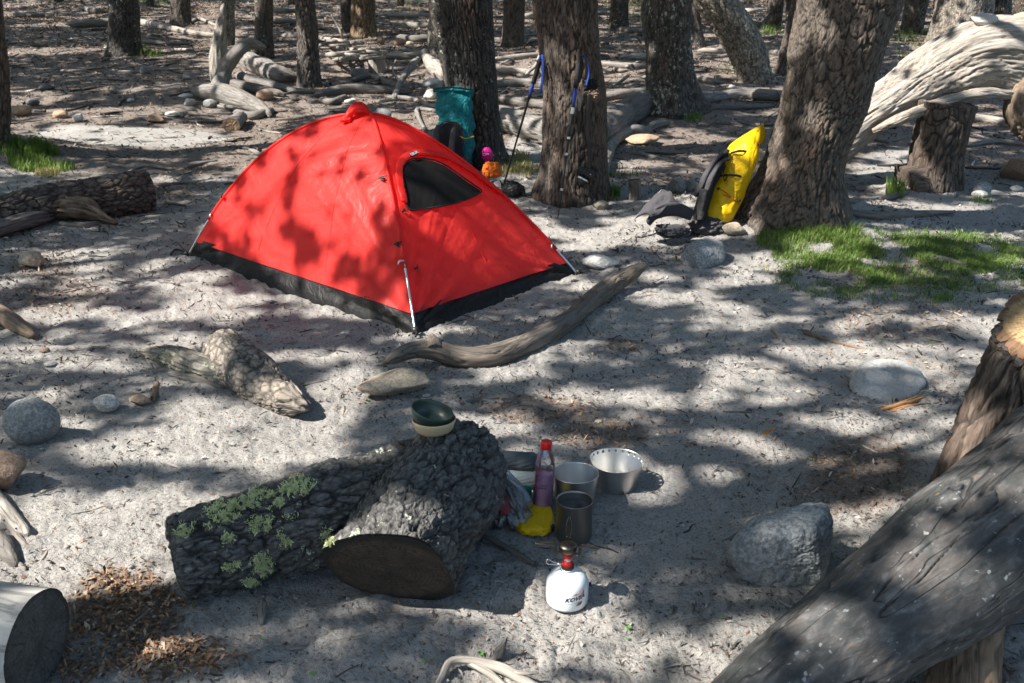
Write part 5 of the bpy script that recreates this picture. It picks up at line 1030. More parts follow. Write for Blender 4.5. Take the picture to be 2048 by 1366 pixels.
for xs in ((877, 874, 872, 876), (902, 903, 906, 912)):
    V, Fs = ribbon([E(x, y, ty - .20 + .02 * k) for k, (x, y) in enumerate(zip(xs, (340, 300, 268, 250)))][::-1], .05, .02, A(1, 0, 0), taper=[.5, 1, 1, 1]); mk('shoulder_strap', V, Fs, M['greycloth'], tk)
mb = MB(); mb.tube([E(884, 252, ty - .14), E(890, 246, ty - .16), E(912, 246, ty - .16), E(922, 262, ty - .14), E(928, 290, ty - .14)], [.006], nu=6, nv=24); mb.done('strap_webbing', M['black'], tk)
mb = MB(); mb.tube([E(920, 272, ty - .14), E(930, 277, ty - .15), E(948, 273, ty - .06)], [.004], nu=6, nv=12); mb.done('cord', M['yellow'], tk)
tw = ty + .02; yo = G(986, 366)[1]; yh = G(1026, 398)[1] + .07; ys_ = G(1005, 392)[1] + .03
pb = lump('stuff_sack', E(974, 309, tw), (.045, .035, .058), 'pink', None, 3, .05, 2, label=None) if False else tag(lump('stuff_sack', E(974, 309, tw - .06), (.045, .035, .058), 'pink', None, 3, .05, 2), 'small pink pouch with a white emblem at the foot of the dark furrowed trunk', 'pouch')
mb = MB(); c_ = E(972, 309, tw - .105); th = np.linspace(0, 2 * pi, 14); mb.tube([c_ + A(-.014 + .013 * cos(t), 0, .008 * sin(t)) for t in th], [.0022], nu=5, nv=30); mb.tube([c_ + A(-.002, 0, .004), c_ + A(.012, .001, .003), c_ + A(.026, .004, .002)], [.0028], nu=5, nv=8); mb.done('emblem', M['white'], pb)
tag(lump('stuff_sack', E(984, 340, yo), (.070, .06, .060), 'orange', None, 5, .12, 2, boxy=.3), 'crumpled orange stuff sack below the pink pouch', 'bag')
tag(lump('dark_bundle', E(962, 322, tw + .02), (.06, .05, .09), 'blackcloth', None, 7, .12, 3), 'dark cloth bundle stuffed between the pink pouch and the teal pack', 'bundle')
hs = tag(lump('shoe', E(1003, 372, ys_), (.07, .05, .042), 'lgreycloth', None, 8, .06, 2), 'pale sports shoe with black stripes behind the tent edge', 'shoe')
mb = MB()
for k in range(3): mb.tube([E(1000 + k * 8, 361, ys_ - .040), E(1003 + k * 8, 368, ys_ - .050), E(1003 + k * 8, 377, ys_ - .045)], [.005], nu=6, nv=8)
mb.done('stripe', M['black'], hs)
hb = tag(lump('helmet', E(1026, 379, yh), (.080, .07, .056), 'black', None, 9, .07, 3), 'black shiny helmet-like bundle on the ground right of the tent', 'helmet')
mb = MB()
for k in range(7):
    a_ = k * .42 - 1.2; mb.tube([E(1026, 379, yh) + A(.088 * cos(t) * cos(a_ * .8), -.083 * cos(t) * abs(sin(a_ + 1.6)), .062 * sin(t)) for t in np.linspace(-.3, 2.2, 8)], [.0035], nu=5, nv=20)
mb.done('strap_webbing', M['blackcloth'], hb)
# ---------------------------------------------------------------- trekking poles, camera
pr_, ppts, prad = pole_tree; tcy = ppts[1][1]; tfy = tcy - .27
def pole(label, a, b, segs, basket):
    L = np.linalg.norm(b - a); d = nrm(b - a); r = root('trekking_pole', a, label, 'trekking pole')
    for nm, s0, s1, w, mt in segs: mb = MB(); mb.tube([a + d * L * s0, a + d * L * (s0 + s1) / 2, a + d * L * s1], [w, w * 1.05, w], nu=12, nv=12); mb.done(nm, M[mt], r)
    V, Fs = lathe([(.0, 0), (.022, .002), (.024, .006), (.006, .010), (0, .012)], 20); mk('basket', place(V, a + d * basket, tilt(d)), Fs, M['black'], r); return r, d, L
tipB = G(1116, 434); topB = E(1160, 110, tfy - .02)
rB, d, L = pole('blue-banded trekking pole leaning on the front of the brown trunk', tipB, topB, [('tip', 0, .06, .004, 'steel_dark'), ('shaft', .06, .5, .009, 'black'), ('shaft', .5, .76, .011, 'black'), ('clamp', .485, .50, .011, 'alu'), ('clamp', .385, .40, .011, 'alu'), ('clamp', .165, .18, .010, 'alu'), ('clamp', .64, .68, .012, 'alu'), ('blue_band', .70, .80, .012, 'blue'), ('grip', .80, 1., .017, 'blackcloth')], .06)
V, Fs = ribbon([topB + A(0, -.01, .0), topB + A(.03, -.03, -.01), topB + A(.06, -.03, -.10), topB + A(.045, -.03, -.2)], .018, .004, A(.4, -1, 0)); mk('wrist_strap', V, Fs, M['blue'], rB)
V, Fs = ribbon([E(1152, 178, tfy - .07), E(1160, 195, tfy - .08), E(1158, 222, tfy - .07)], .035, .012, A(1, 0, .1), taper=[.4, 1.1, .4]); mk('hanging_strap', V, Fs, M['lgreycloth'], rB)
V, Fs = ribbon([E(1158, 222, tfy - .07), E(1157, 245, tfy - .06), E(1156, 272, tfy - .05)], .018, .006, A(1, 0, 0), taper=[1, 1, .4]); mk('hanging_strap', V, Fs, M['black'], rB)
tipA = G(1001, 392); topA = E(1080, 120, tcy - .15)
rA, d, L = pole('dark trekking pole slanting to the left edge of the brown trunk', tipA, topA, [('tip', 0, .06, .004, 'steel_dark'), ('shaft', .06, .45, .007, 'black'), ('shaft', .45, .74, .008, 'black'), ('clamp', .73, .76, .012, 'black'), ('blue_band', .76, .84, .011, 'blue'), ('grip', .84, 1., .016, 'blackcloth')], .06)
V, Fs = ribbon([topA, topA + A(.015, -.02, .03), topA + A(.02, -.03, -.08), topA + A(.005, -.03, -.22)], .018, .005, A(1, -.3, 0)); mk('wrist_strap', V, Fs, M['blue'], rA)
kc = E(1183, 190, tfy - .01)
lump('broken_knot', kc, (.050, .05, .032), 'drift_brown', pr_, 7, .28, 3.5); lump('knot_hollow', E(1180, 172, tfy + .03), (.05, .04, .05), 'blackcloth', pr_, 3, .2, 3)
cm = root('camera', E(1168, 350, tfy - .11), 'black camera hanging by its strap on the front of the brown trunk', 'camera')
cc = E(1172, 346, tfy - .11); ax = tilt(A(-.45, -.2, -.85), (1, 0, 0)); mb = MB(); mb.box(cc, (.062, .040, .026), ax); mb.box(cc + ax[1] * .046, (.022, .010, .024), ax); b_ = mb.done('camera_body', M['black'], cm); b_.modifiers.new('b', 'BEVEL').width = .005
V, Fs = lathe([(0, 0), (.027, 0), (.028, .012), (.030, .014), (.030, .04), (.026, .045), (.026, .06), (.022, .06), (.018, .052), (0, .05)], 32); V = V * 1.35; mk('lens', place(V, cc + ax[2] * .018, ax), Fs, M['black'], cm)
V, Fs = lathe([(.0305, .018), (.0312, .020), (.0312, .024), (.0305, .026)], 32); V = V * 1.36; mk('lens_ring', place(V, cc + ax[2] * .018, ax), Fs, M['alu'], cm)
V, Fs = lathe([(0, 0), (.009, 0), (.009, .007), (0, .008)], 16); mk('dial', place(V, cc + ax[1] * .032 + ax[0] * .03), Fs, M['alu'], cm)
V, Fs = ribbon([cc + A(.02, 0, .03), E(1178, 318, tfy - .10), E(1176, 260, tfy - .09), E(1177, 215, tfy - .09), E(1179, 188, tfy - .08)], .026, .004, A(1, .2, 0)); mk('neck_strap', V, Fs, M['black'], cm)
# ---------------------------------------------------------------- cook ware
def onG(px, py, r): p = G(px, py); x, y = p[0], p[1] + r; return A(x, y, float(T(x, y)))
can = onG(1136, 1231, .054); cz = root('gas_canister', can, 'white rounded gas canister standing in front of the grey mug', 'gas canister')
V, Fs = lathe([(0, .004), (.040, .004), (.046, .000), (.052, .002), (.0545, .008), (.0548, .030), (.0548, .052), (.0535, .062), (.050, .071), (.043, .080), (.034, .087), (.024, .0915), (.018, .093), (.0178, .097), (.0150, .0985), (0, .0985)], 96)
mk('shell', place(V, can), Fs, M['enamel'], cz)
V, Fs = lathe([(.0175, .0925), (.0185, .094), (.0185, .0965), (.0172, .0975)], 48); mk('collar', place(V, can), Fs, M['alu'], cz)
def wrap(V, th0, z0, r): th = th0 + V[:, 0] / r; return np.stack([can[0] + (r + .0004) * np.cos(th), can[1] + (r + .0004) * np.sin(th), can[2] + z0 + V[:, 1]], -1)
thc = math.atan2(-can[1], -can[0]); th0 = thc + radians(23)
V, Fs = text2d('KOVEA', .0152, .35, .0006); V[:, 0] *= 1.12; V[:, 1] += V[:, 0] * .10; mk('lettering', wrap(V, th0, .040, .0548), Fs, M['ink'], cz, smooth=False)
V = A((-.024, .0), (.025, .0025), (.025, .0032), (-.024, .0008)); V = np.array([[x_, y_ - .0115 + .0] for x_ in np.linspace(-.024, .024, 20) for y_ in (x_ * .10, x_ * .10 + .0007)])
mk('underline', wrap(V, th0, .040, .0548), np.array([[2 * k, 2 * k + 2, 2 * k + 3, 2 * k + 1] for k in range(19)]), M['ink'], cz, smooth=False)
V = np.array([(-.012, .008), (-.004, .011), (.002, .0165), (.003, .012), (.008, .0125), (.018, .0115), (.026, .0215), (.0265, .011), (.022, .0055), (.018, .0095), (.010, .0105), (.0, .0095)]); mk('mountain_mark', wrap(V, th0, .041, .0548), [tuple(range(12))], M['ink_orange'], cz, smooth=False)
V = np.array([(.001, -.022), (.008, -.013), (.017, -.011), (.021, -.016), (.015, -.0215)]); mk('badge', wrap(V, th0, .041, .0548), [tuple(range(5))], M['ink_brown'], cz, smooth=False)
for a0, a1, s_ in ((thc - 1.0, thc + .05, 'WARNING EXTREMELY FLAMMABLE'), (thc + 1.1, thc + 1.75, 'CAUTION KEEP AWAY')):
    V, Fs = text2d('-----------------------', .0045); w_ = np.ptp(V[:, 0]); th = a0 + (V[:, 0] - V[:, 0].min()) / w_ * (a1 - a0); r_ = .0345 - V[:, 1]
    V = np.stack([can[0] + r_ * np.cos(th), can[1] + r_ * np.sin(th), can[2] + .0875 + (.0345 - r_) * .45], -1); mk('rim_print', V, Fs, M['ink'], cz, smooth=False)
# stove on the canister
st = root('camp_stove', can + A(0, 0, .097), 'small red stove head with spread wire pot supports screwed on the canister', 'camp stove')
z_ = can + A(0, 0, .0965)
V, Fs = lathe([(0, 0), (.0150, 0), (.0158, .002), (.0158, .016), (.0145, .019), (.0105, .024), (.0090, .028), (.0100, .033), (.0125, .040), (.0125, .046), (0, .047)], 40); mk('valve_body', place(V, z_), Fs, M['red_metal'], st)
V, Fs = lathe([(.0162, .003), (.0166, .004), (.0166, .012), (.0162, .013)], 40); mk('thread_ring', place(V, z_), Fs, M['black'], st)
V, Fs = lathe([(0, .044), (.012, .045), (.020, .052), (.0225, .058), (.0225, .066), (.021, .069), (.012, .0725), (0, .0735)], 48); mk('burner_head', place(V, z_), Fs, M['steel_dark'], st)
V, Fs = lathe([(.0095, .024), (.0105, .026), (.0105, .030), (.0095, .032)], 30); mk('collar', place(V, z_), Fs, M['alu'], st)
for a_, L2 in ((pi + .10, .060), (-.42, .058), (pi / 2 - .1, .050)):
    o = A(cos(a_), sin(a_), 0); n_ = A(-sin(a_), cos(a_), 0); mb = MB()
    for s_ in (-1, 1):
        w_ = n_ * s_ * .0045
        up = a_ > 1 and a_ < 2
        P_ = [z_ + o * .008 + w_ + A(0, 0, .046), z_ + o * .028 + w_ + A(0, 0, .047), z_ + o * .031 + w_ + A(0, 0, .056), z_ + o * .033 + w_ + A(0, 0, .074)]
        mb.tube(P_, [.0022], nu=6, nv=20)
        E_ = (o * .012 + A(0, 0, .05)) if up else (o * L2 * .85 + A(0, 0, .004))
        mb.tube([P_[-1], P_[-1] + E_ * .5 + w_ * .6 + A(0, 0, .002), P_[-1] + E_ - w_ * .8], [.0022, .0022, .0018], nu=6, nv=16)
    mb.done('pot_support', M['steel_dark'], st)
mb = MB(); h0 = z_ + A(-.014, 0, .014); mb.tube([h0, h0 + A(-.012, -.004, .002)], [.003, .0025], nu=8, nv=4); h1 = h0 + A(-.012, -.004, .002)
mb.tube([h1 + A(0, 0, .002), h1 + A(-.014, -.003, .009), h1 + A(-.026, -.004, .016), h1 + A(-.027, -.004, .004), h1 + A(-.016, -.002, .000), h1 + A(0, 0, -.002)], [.0012], nu=6, nv=50); mb.done('valve_handle', M['alu'], st)
# mug
mg = onG(1150, 1092, .053); mr = root('mug', mg, 'tall grey titanium mug full of water', 'mug')
V, Fs = lathe([(0, .002), (.045, 0), (.050, .003), (.0515, .010), (.0520, .120), (.0535, .1225), (.0530, .1245), (.0510, .1235), (.0500, .118), (.0495, .010), (.046, .006), (0, .006)], 80); mk('mug_body', place(V, mg), Fs, M['titan'], mr)
V, Fs = lathe([(.0494, .100), (.048, .0995), (0, .0995)], 60); mk('water', place(V, mg), Fs, M['water'], mr)
# wind screen pots
def pot(name, label, px, yb, rimpx, topy, r_top, r_bot, holes, openang, mat):
    b = onG(px, yb, r_bot); zt = E(px, topy, b[1])[2] - b[2]; r = root(name, b, label, 'windscreen' if holes else 'pot')
    nu, nv = 420, 60; th = np.linspace(0, 2 * pi + (openang if holes else 0), nu) + (radians(150) if holes else 0); h = np.linspace(0, 1, nv)
    TH, Hh = np.meshgrid(th, h); frac = np.linspace(0, 1, nu)[None]; R = (r_bot + (r_top - r_bot) * Hh) * (1 + (.05 * (frac - .5) if holes else 0)) * (1 + .008 * np.sin(2 * TH + 1))
    Z = Hh * (zt + (.012 * (frac ** 3) if holes else 0))
    V = np.stack([b[0] + R * np.cos(TH), b[1] + R * np.sin(TH), b[2] + Z], -1).reshape(-1, 3)
    f = grid_faces(nv, nu, False)
    if holes:
        cen = V[f].mean(1); kill = np.zeros(len(f), bool); s_ = (f[:, 0] % nu) / nu; hh = (f[:, 0] // nu) / nv
        for k in range(26):
            c = (k + .5) / 26
            if not (.47 < c < .92 or c < .06): continue
            kill |= np.hypot((s_ - c) * 2 * pi * 1.1 * r_top, (hh - .88) * zt) < .0042
        f = f[~kill]
    o = mk('wall', V, f, M[mat], r); sm = o.modifiers.new('thick', 'SOLIDIFY'); sm.thickness = .0009
    if not holes:
        V, Fs = lathe([(0, .001), (r_bot * .96, .001), (r_bot, .006)], 60); mk('bottom', place(V, b), Fs, M[mat], r)
    return b, zt
pot('windscreen', 'silver perforated windscreen bent into an open ring, rightmost of the cooking gear', 1236, 990, 105, 922, .084, .064, True, radians(34), 'alu_brushed')
bp, zt = pot('cooking_pot', 'plain silver pot standing behind the titanium mug', 1151, 1026, 92, 945,   .0715, .056, False, 0, 'alu_brushed')
# bottle
bt = onG(1084, 1031, .030); br_ = root('bottle', bt, 'clear plastic bottle with a red cap, half full of pink drink', 'bottle'); axb = tilt(A(.055, .02, 1)) * A(1, 1, .93)[:, None]
bprof = [(.0, .004), (.018, .002), (.026, .000), (.0295, .006), (.0305, .014), (.0300, .040), (.0285, .050), (.0300, .060), (.0300, .078), (.0290, .082), (.0300, .086), (.0300, .104), (.0290, .108), (.0300, .112), (.0302, .140), (.0298, .160), (.0285, .176), (.0240, .194), (.0185, .207), (.0145, .215), (.0135, .219), (.0135, .232)]
V, Fs = lathe(bprof, 56); mk('bottle_body', place(V, bt, axb), Fs, M['clear'], br_)
V, Fs = lathe([(max(r_ - .0012, 0), z2 + .0015) for r_, z2 in bprof if z2 <= .125] + [(.0288, .127), (0, .127)], 56); mk('drink', place(V, bt, axb), Fs, M['liquid'], br_)
V, Fs = lathe([(.0150, .216), (.0165, .217), (.0170, .220), (.0170, .238), (.0158, .241), (0, .2412)], 48); mk('cap', place(V, bt, axb), Fs, M['redcap'], br_)
V, Fs = text2d('= = =\n= = =', .010, 0, .0003); th = math.atan2(-bt[1], -bt[0]) - .1 + V[:, 0] / .0305; V = np.stack([.0307 * np.cos(th), .0307 * np.sin(th), .094 + V[:, 1]], -1); mk('print_lines', place(V, bt, axb), Fs, M['ink'], br_, smooth=False)
# bowls on the log
bw, bn = on_log(866, 868); bw = bw + A(0, .035, -.006)
bz = root('bowl', bw, 'shallow beige plastic bowl sitting on top of the big log', 'bowl'); s_ = .0605
V, Fs = lathe([(0, .002), (.036, .0), (.044, .003), (.054, .014), (.060, .034), (.0615, .042), (.0605, .0435), (.0590, .042), (.0575, .034), (.0515, .016), (.042, .006), (0, .005)], 72); mk('shell', place(V, bw), Fs, M['bowl_beige'], bz)
dw = E(857, 842, bw[1] + .0)
dz = root('bowl', dw, 'dark green plastic bowl tilted inside the beige one', 'bowl'); dax = tilt(A(.27, -.06, 1)) * 1.0
V, Fs = lathe([(0, .002), (.036, .0), (.044, .003), (.054, .014), (.059, .034), (.0600, .042), (.059, .0435), (.0575, .042), (.056, .034), (.050, .016), (.041, .006), (0, .005)], 72); mk('shell', place(V, bw + A(-.014, .004, .026), dax), Fs, M['bowl_green'], dz)
M['dullred'] = m_plain('dull_red_packet', (.20, .025, .03), .6)
# rolled foam, bag, sacks
for (px, py, x0, r, l) in ((1035, 955, 965, .032, 'blue-grey foam roll lying farthest back behind the clear bag'), (1040, 984, 985, .026, 'dark mesh roll lying just behind the pink bottle')):
    e = onG(px, py, r) + A(0, 0, r * .9); a_ = A(E(x0, 900, e[1])[0], e[1] + .02, e[2]); e_ = A(E(1063 if r > .03 else 1070, 900, e[1])[0], e[1], e[2])
    mb = MB(); mb.tube([a_, (a_ + e_) / 2, e_], [r], nu=60, nv=60, cap=('flat', 'round'), disp=lambda Q: .0018 * np.sign(np.sin(np.arctan2(Q[..., 1], Q[..., 0]) * 14 + Q[..., 2] * 150)) * .3 + .002 * fbm(Q * 30, 2, 3)); tag(mb.done('foam_roll', M['mat_blue'], loc=tuple((a_ + e_) / 2 - A(0, 0, r))), l, 'sleeping mat roll')
ys = onG(1076, 1062, .05)
yb = tag(lump('stuff_sack', ys + A(-.01, .0, .012), (.055, .085, .016), 'yellow', None, 12, .05, 2, boxy=.45), 'flat yellow stuff sack lying under the clear bag and the bottle', 'bag'); mb = MB(); mb.box(ys + A(.038, -.055, .012), (.009, .008, .008)); mb.done('buckle', M['black'], yb)
bg = onG(1035, 1070, .06)
def bagshape(seed, sx, sy, sz, lean, a):
    V, Fc = ICO[6]; V = V.copy(); t = (V[:, 2] + 1) / 2; k = 1 - .78 * t ** .9; V[:, 0] *= k; V[:, 1] *= k * .9; V = V * A(sx, sy, sz) + A(0, 0, sz); V[:, 0] += lean * t; V[:, 1] += .06 * t
    n = ICO[6][0]; V += n * (a * (np.abs(fbm(n * A(2, 2, 1.1) + seed, 2, seed)) * 1.6 - .5))[:, None]; V[:, 2] = np.maximum(V[:, 2], .002 + .002 * vnoise(V * 30)); return V, Fc
V, Fc = bagshape(3, .088, .085, .098, -.085, .022); tag(mk('food_bag', V + bg, Fc, M['bagfilm'], loc=tuple(bg)), 'crumpled clear plastic bag of food leaning on the right end of the big log', 'plastic bag')
V, Fc = bagshape(8, .070, .066, .066, -.055, .014); tag(mk('stuff_sack', V + bg + A(-.004, .006, .006), Fc, M['blackcloth'], loc=tuple(bg)), 'dark grey sack visible inside the clear plastic bag', 'bag')
V, Fc = bagshape(5, .022, .022, .04, -.02, .008); tag(mk('food_pouch', V + bg + A(-.035, -.042, .05), Fc, M['dullred'], loc=tuple(bg + A(0, 0, .05))), 'red food packet pressed against the clear bag from inside', 'packet')
tag(lump('food_packet', E(1050, 990, bg[1] + .10), (.020, .012, .028), 'green_foil', None, 5, .1, 3, boxy=.4), 'shiny green packet standing between the clear bag and the bottle', 'packet')
# ---------------------------------------------------------------- grass, moss, sprouts
def in_ell(n, px, py, rx, ry):
    c = G(px, py); a = (G(px + rx, py) - c)[:2]; b = (G(px, py - ry) - c)[:2]; t = rng.uniform(0, 2 * pi, n); s = rng.uniform(0, 1, n) ** .75 * 1.15; return c[0] + a[0] * s * np.cos(t) + b[0] * s * np.sin(t), c[1] + a[1] * s * np.cos(t) + b[1] * s * np.sin(t)
def blades(name, spots, mat, label, hmin, hmax, wd=.0022, bend=.5, cat='grass'):
    X = []; Y = []; Hm = []
    for px, py, rx, ry, n, hs in spots:
        x, y = in_ell(n * 2, px, py, rx, ry); m = fbm(P3(x * 5, y * 5), 3, 66) > rng.uniform(-.6, .35, len(x)); x, y = x[m][:n], y[m][:n]; X.append(x); Y.append(y); Hm.append(np.full(len(x), hs))
    x, y, hs = map(np.concatenate, (X, Y, Hm)); n = len(x); z = T(x, y) - .003; B = np.stack([x, y, z], -1)
    h = rng.uniform(hmin, hmax, n) * hs; a = rng.uniform(0, 2 * pi, n); d = np.stack([np.cos(a), np.sin(a), 0 * a], -1); s = np.stack([-np.sin(a), np.cos(a), 0 * a], -1) * (wd * rng.uniform(.7, 1.3, n))[:, None]
    bb = (h * rng.uniform(.1, bend, n))[:, None] * d; up = h[:, None] * A(0, 0, 1)
    V = np.stack([B - s, B + s, B + up * .55 + bb * .35 + s * .8, B + up * .55 + bb * .35 - s * .8, B + up * rng.uniform(.75, 1, (n, 1)) + bb * 1.2], 1).reshape(-1, 3); k = np.arange(n)[:, None] * 5
    tag(mk(name, V, [k + A(0, 1, 2, 3).astype(int), k + A(3, 2, 4).astype(int)], M[mat], attrs={'tint': np.repeat(rng.uniform(0, 1, n), 5)}), label, cat, kind='stuff')
blades('grass', [(1640, 472, 110, 34, 4600, 1.), (1710, 505, 140, 42, 5400, .75), (1660, 545, 90, 44, 2200, .6), (1830, 512, 180, 44, 7000, .65), (1980, 520, 140, 44, 5000, .65), (1760, 565, 190, 36, 2600, .5), (1950, 500, 130, 20, 900, .5), (1580, 470, 30, 16, 500, 1.), (1900, 600, 60, 16, 160, .6), (1840, 480, 120, 10, 700, .6), (1690, 575, 50, 12, 200, .5), (1975, 405, 30, 6, 200, 1.1), (1880, 604, 12, 6, 120, .7)], 'grass', 'green grass growing on the mound at the foot of the massive trunk', .018, .075, .0018, .9)
blades('dry_grass', [(1640, 472, 110, 34, 700, .9), (1760, 510, 200, 40, 1600, .6), (1900, 520, 150, 36, 900, .5)], 'drygrass', 'dry straw blades mixed into the grass mound', .02, .07, .0018, .9)
blades('grass', [(70, 318, 46, 24, 2200, 1.), (20, 300, 26, 10, 700, 1.), (120, 338, 26, 9, 420, .8)], 'grass', 'green grass tuft beside the trunk at the left edge', .05, .13, .003)
blades('dry_grass', [(95, 350, 26, 8, 240, .8), (1035, 345, 40, 14, 700, .7), (1040, 322, 22, 12, 400, .8)], 'drygrass', 'yellowish grass growing between the dark and the brown trunk', .04, .11, .003)
blades('grass', [(300, 108, 26, 6, 260, 1.3), (1395, 400, 1, 1, 4, 1.), (1225, 395, 14, 7, 300, .8), (1230, 345, 50, 10, 150, .5), (1385, 238, 18, 8, 120, .8), (1700, 272, 60, 8, 200, 1.), (1820, 72, 60, 10, 500, 1.4), (1545, 62, 30, 8, 300, 1.4), (1790, 390, 18, 12, 220, 1.2), (1500, 150, 60, 10, 150, 1.), (1280, 12, 60, 8, 300, 1.6), (820, 10, 30, 5, 150, 1.5), (300, 8, 50, 6, 300, 1.5)], 'grass', 'scattered grass tufts at the feet of the farther trunks', .05, .14, .004)
sp = [(1256, 1256, 10), (1256, 1278, 6), (962, 1306, 9), (625, 1355, 9), (848, 1330, 6), (390, 1208, 8), (525, 1280, 7), (1620, 928, 6), (1790, 926, 6), (1815, 932, 6), (1440, 1245, 6), (1425, 695, 5), (1295, 728, 5), (1420, 800, 5), (345, 1335, 6), (1765, 680, 5), (1480, 690, 5), (735, 798, 5), (610, 770, 5), (1860, 695, 5)]
for px, py, w in sp:
    p = G(px, py); mb = MB(); r = w * pxm(p) * .7
    for k in range(4): a = k * 1.7 + px; d = A(cos(a), sin(a), .35); s = A(-sin(a), cos(a), 0) * r * .45; mb.add(np.array([p, p + d * r * .6 + s, p + d * r * 1.1, p + d * r * .6 - s]) + A(0, 0, .004), np.array([[0, 1, 2, 3]]))
    o = mb.done('sprout', M['sprout']); tag(o, 'tiny bright green leaf sprout on the bare soil', 'sprout', 'green sprouts dotted over the soil')
# ---------------------------------------------------------------- litter, twigs, gravel
def fan(n, r0, r1, half=33): r = rng.uniform(r0, r1, n); a = np.radians(rng.uniform(-half, half, n)); return r * np.sin(a), r * np.cos(a), r
def flakes(name, x, y, L, W, mat, label, tint, tiltk=.35, lift=.002, cat='litter'):
    n = len(x); z = T(x, y) + lift; C = np.stack([x, y, z], -1); a = rng.uniform(0, 2 * pi, n); tz = rng.normal(0, tiltk, n); tw = rng.normal(0, tiltk, n)
    d = np.stack([np.cos(a), np.sin(a), np.tan(np.clip(tz, -.8, .8))], -1) * (L / 2)[:, None]; s = np.stack([-np.sin(a), np.cos(a), np.tan(np.clip(tw, -.8, .8))], -1) * (W / 2)[:, None]
    up = np.abs(d[:, 2]) + np.abs(s[:, 2]) * .6; C[:, 2] += up * .8; cz = A(0, 0, 1) * (W * rng.uniform(-.1, .35, n))[:, None]
    V = np.stack([C - d, C - d * .25 - s + cz, C + d, C + d * .2 + s * rng.uniform(.5, 1, (n, 1)) + cz], 1).reshape(-1, 3); k = np.arange(n)[:, None] * 4
    tag(mk(name, V, np.concatenate([k + A(0, 1, 2, 3).astype(int)]), M[mat], smooth=False, attrs={'tint': np.repeat(tint, 4)}), label, cat, kind='stuff')
x, y, r = fan(150000, 1.5, 8.5); l = litter(x, y); m = rng.uniform(0, 1, len(x)) < .13 + .6 * l ** 1.5; x, y, r, l = x[m], y[m], r[m], l[m]
inside = np.abs((x - cC[0])) + np.abs(y - cC[1]) < .0
def off_obj(x, y):
    """keep litter off the tent floor"""
    e1, e2 = (cL - cN)[:2], (cR - cN)[:2]; q = np.stack([x - cN[0], y - cN[1]], -1) @ np.linalg.inv(np.array([e1, e2])); return ~((q > -.01).all(-1) & (q < 1.01).all(-1))
m = off_obj(x, y); x, y, r, l = x[m], y[m], r[m], l[m]; nn_ = len(x)
s_ = rng.uniform(.35, 1.3, nn_) * (.0065 + .0018 * r) * (.7 + .5 * l)
flakes('leaf_litter', x, y, s_ * 1.5, s_ * rng.uniform(.25, .8, nn_), 'chips', 'small brown leaves and bark chips littering the near soil', rng.uniform(0, 1, nn_) ** 1.15, .35, .001)
x, y = in_ell(3000, 255, 1205, 190, 120); x2, y2 = in_ell(2200, 330, 1320, 260, 80); x = np.r_[x, x2]; y = np.r_[y, y2]; m = (litter(x, y) + .35 * fbm(P3(x * 9, y * 9), 2, 8)) > .2 + .7 * rng.uniform(0, 1, len(x)); x, y = x[m], y[m]; nn_ = len(x); s_ = rng.uniform(.006, .017, nn_)
flakes('leaf_litter', x, y, s_ * 1.3, s_ * rng.uniform(.4, .8, nn_), 'chips', 'thick patch of curled brown leaves left of the big log', rng.uniform(.15, 1, nn_), .35, .002)
x, y, r = fan(170000, 7.5, 34, 31); l = litter(x, y); m = rng.uniform(0, 1, len(x)) < .1 + .6 * l; x, y, r = x[m], y[m], r[m]; nn_ = len(x); s_ = rng.uniform(.5, 1.4, nn_) * (.010 + .0014 * r)
flakes('leaf_litter', x, y, s_ * 1.6, s_ * rng.uniform(.25, .7, nn_), 'chips_far', 'brown needle and bark litter on the forest floor behind the camp', rng.uniform(0, 1, nn_))
x, y, r = fan(10000, 1.5, 24); m = (rng.uniform(0, 1, len(x)) < .12 + .6 * litter(x, y) + .6 * (vnoise(P3(x * 1.5, y * 1.5), 8) > .3)) & off_obj(x, y); x, y, r = x[m], y[m], r[m]; nn_ = len(x); s_ = rng.uniform(.4, 1.6, nn_) ** 1.5 * (.008 + .0026 * r)
flakes('bark_litter', x, y, s_ * 2.4, s_ * rng.uniform(.12, .45, nn_), 'chips_grey', 'dark and bleached wood splinters strewn over the clearing', rng.uniform(0, 1, nn_) ** 2.0, .25)
x, y, r = fan(120000, 1.5, 7.5); m = (rng.uniform(0, 1, len(x)) < .10 + .34 * (vnoise(P3(x * 2.3, y * 2.3), 18) > .1)) & off_obj(x, y); x, y, r = x[m], y[m], r[m]; nn_ = len(x); s_ = rng.uniform(.5, 1.6, nn_) ** 2 * (.0022 + .0009 * r)
flakes('soil_specks', x, y, s_ * 1.7, s_ * rng.uniform(.4, 1., nn_), 'chips_grey', 'tiny dark crumbs of bark and soil all over the near ground', rng.uniform(0, 1, nn_) ** 1.6, .5, .0005)
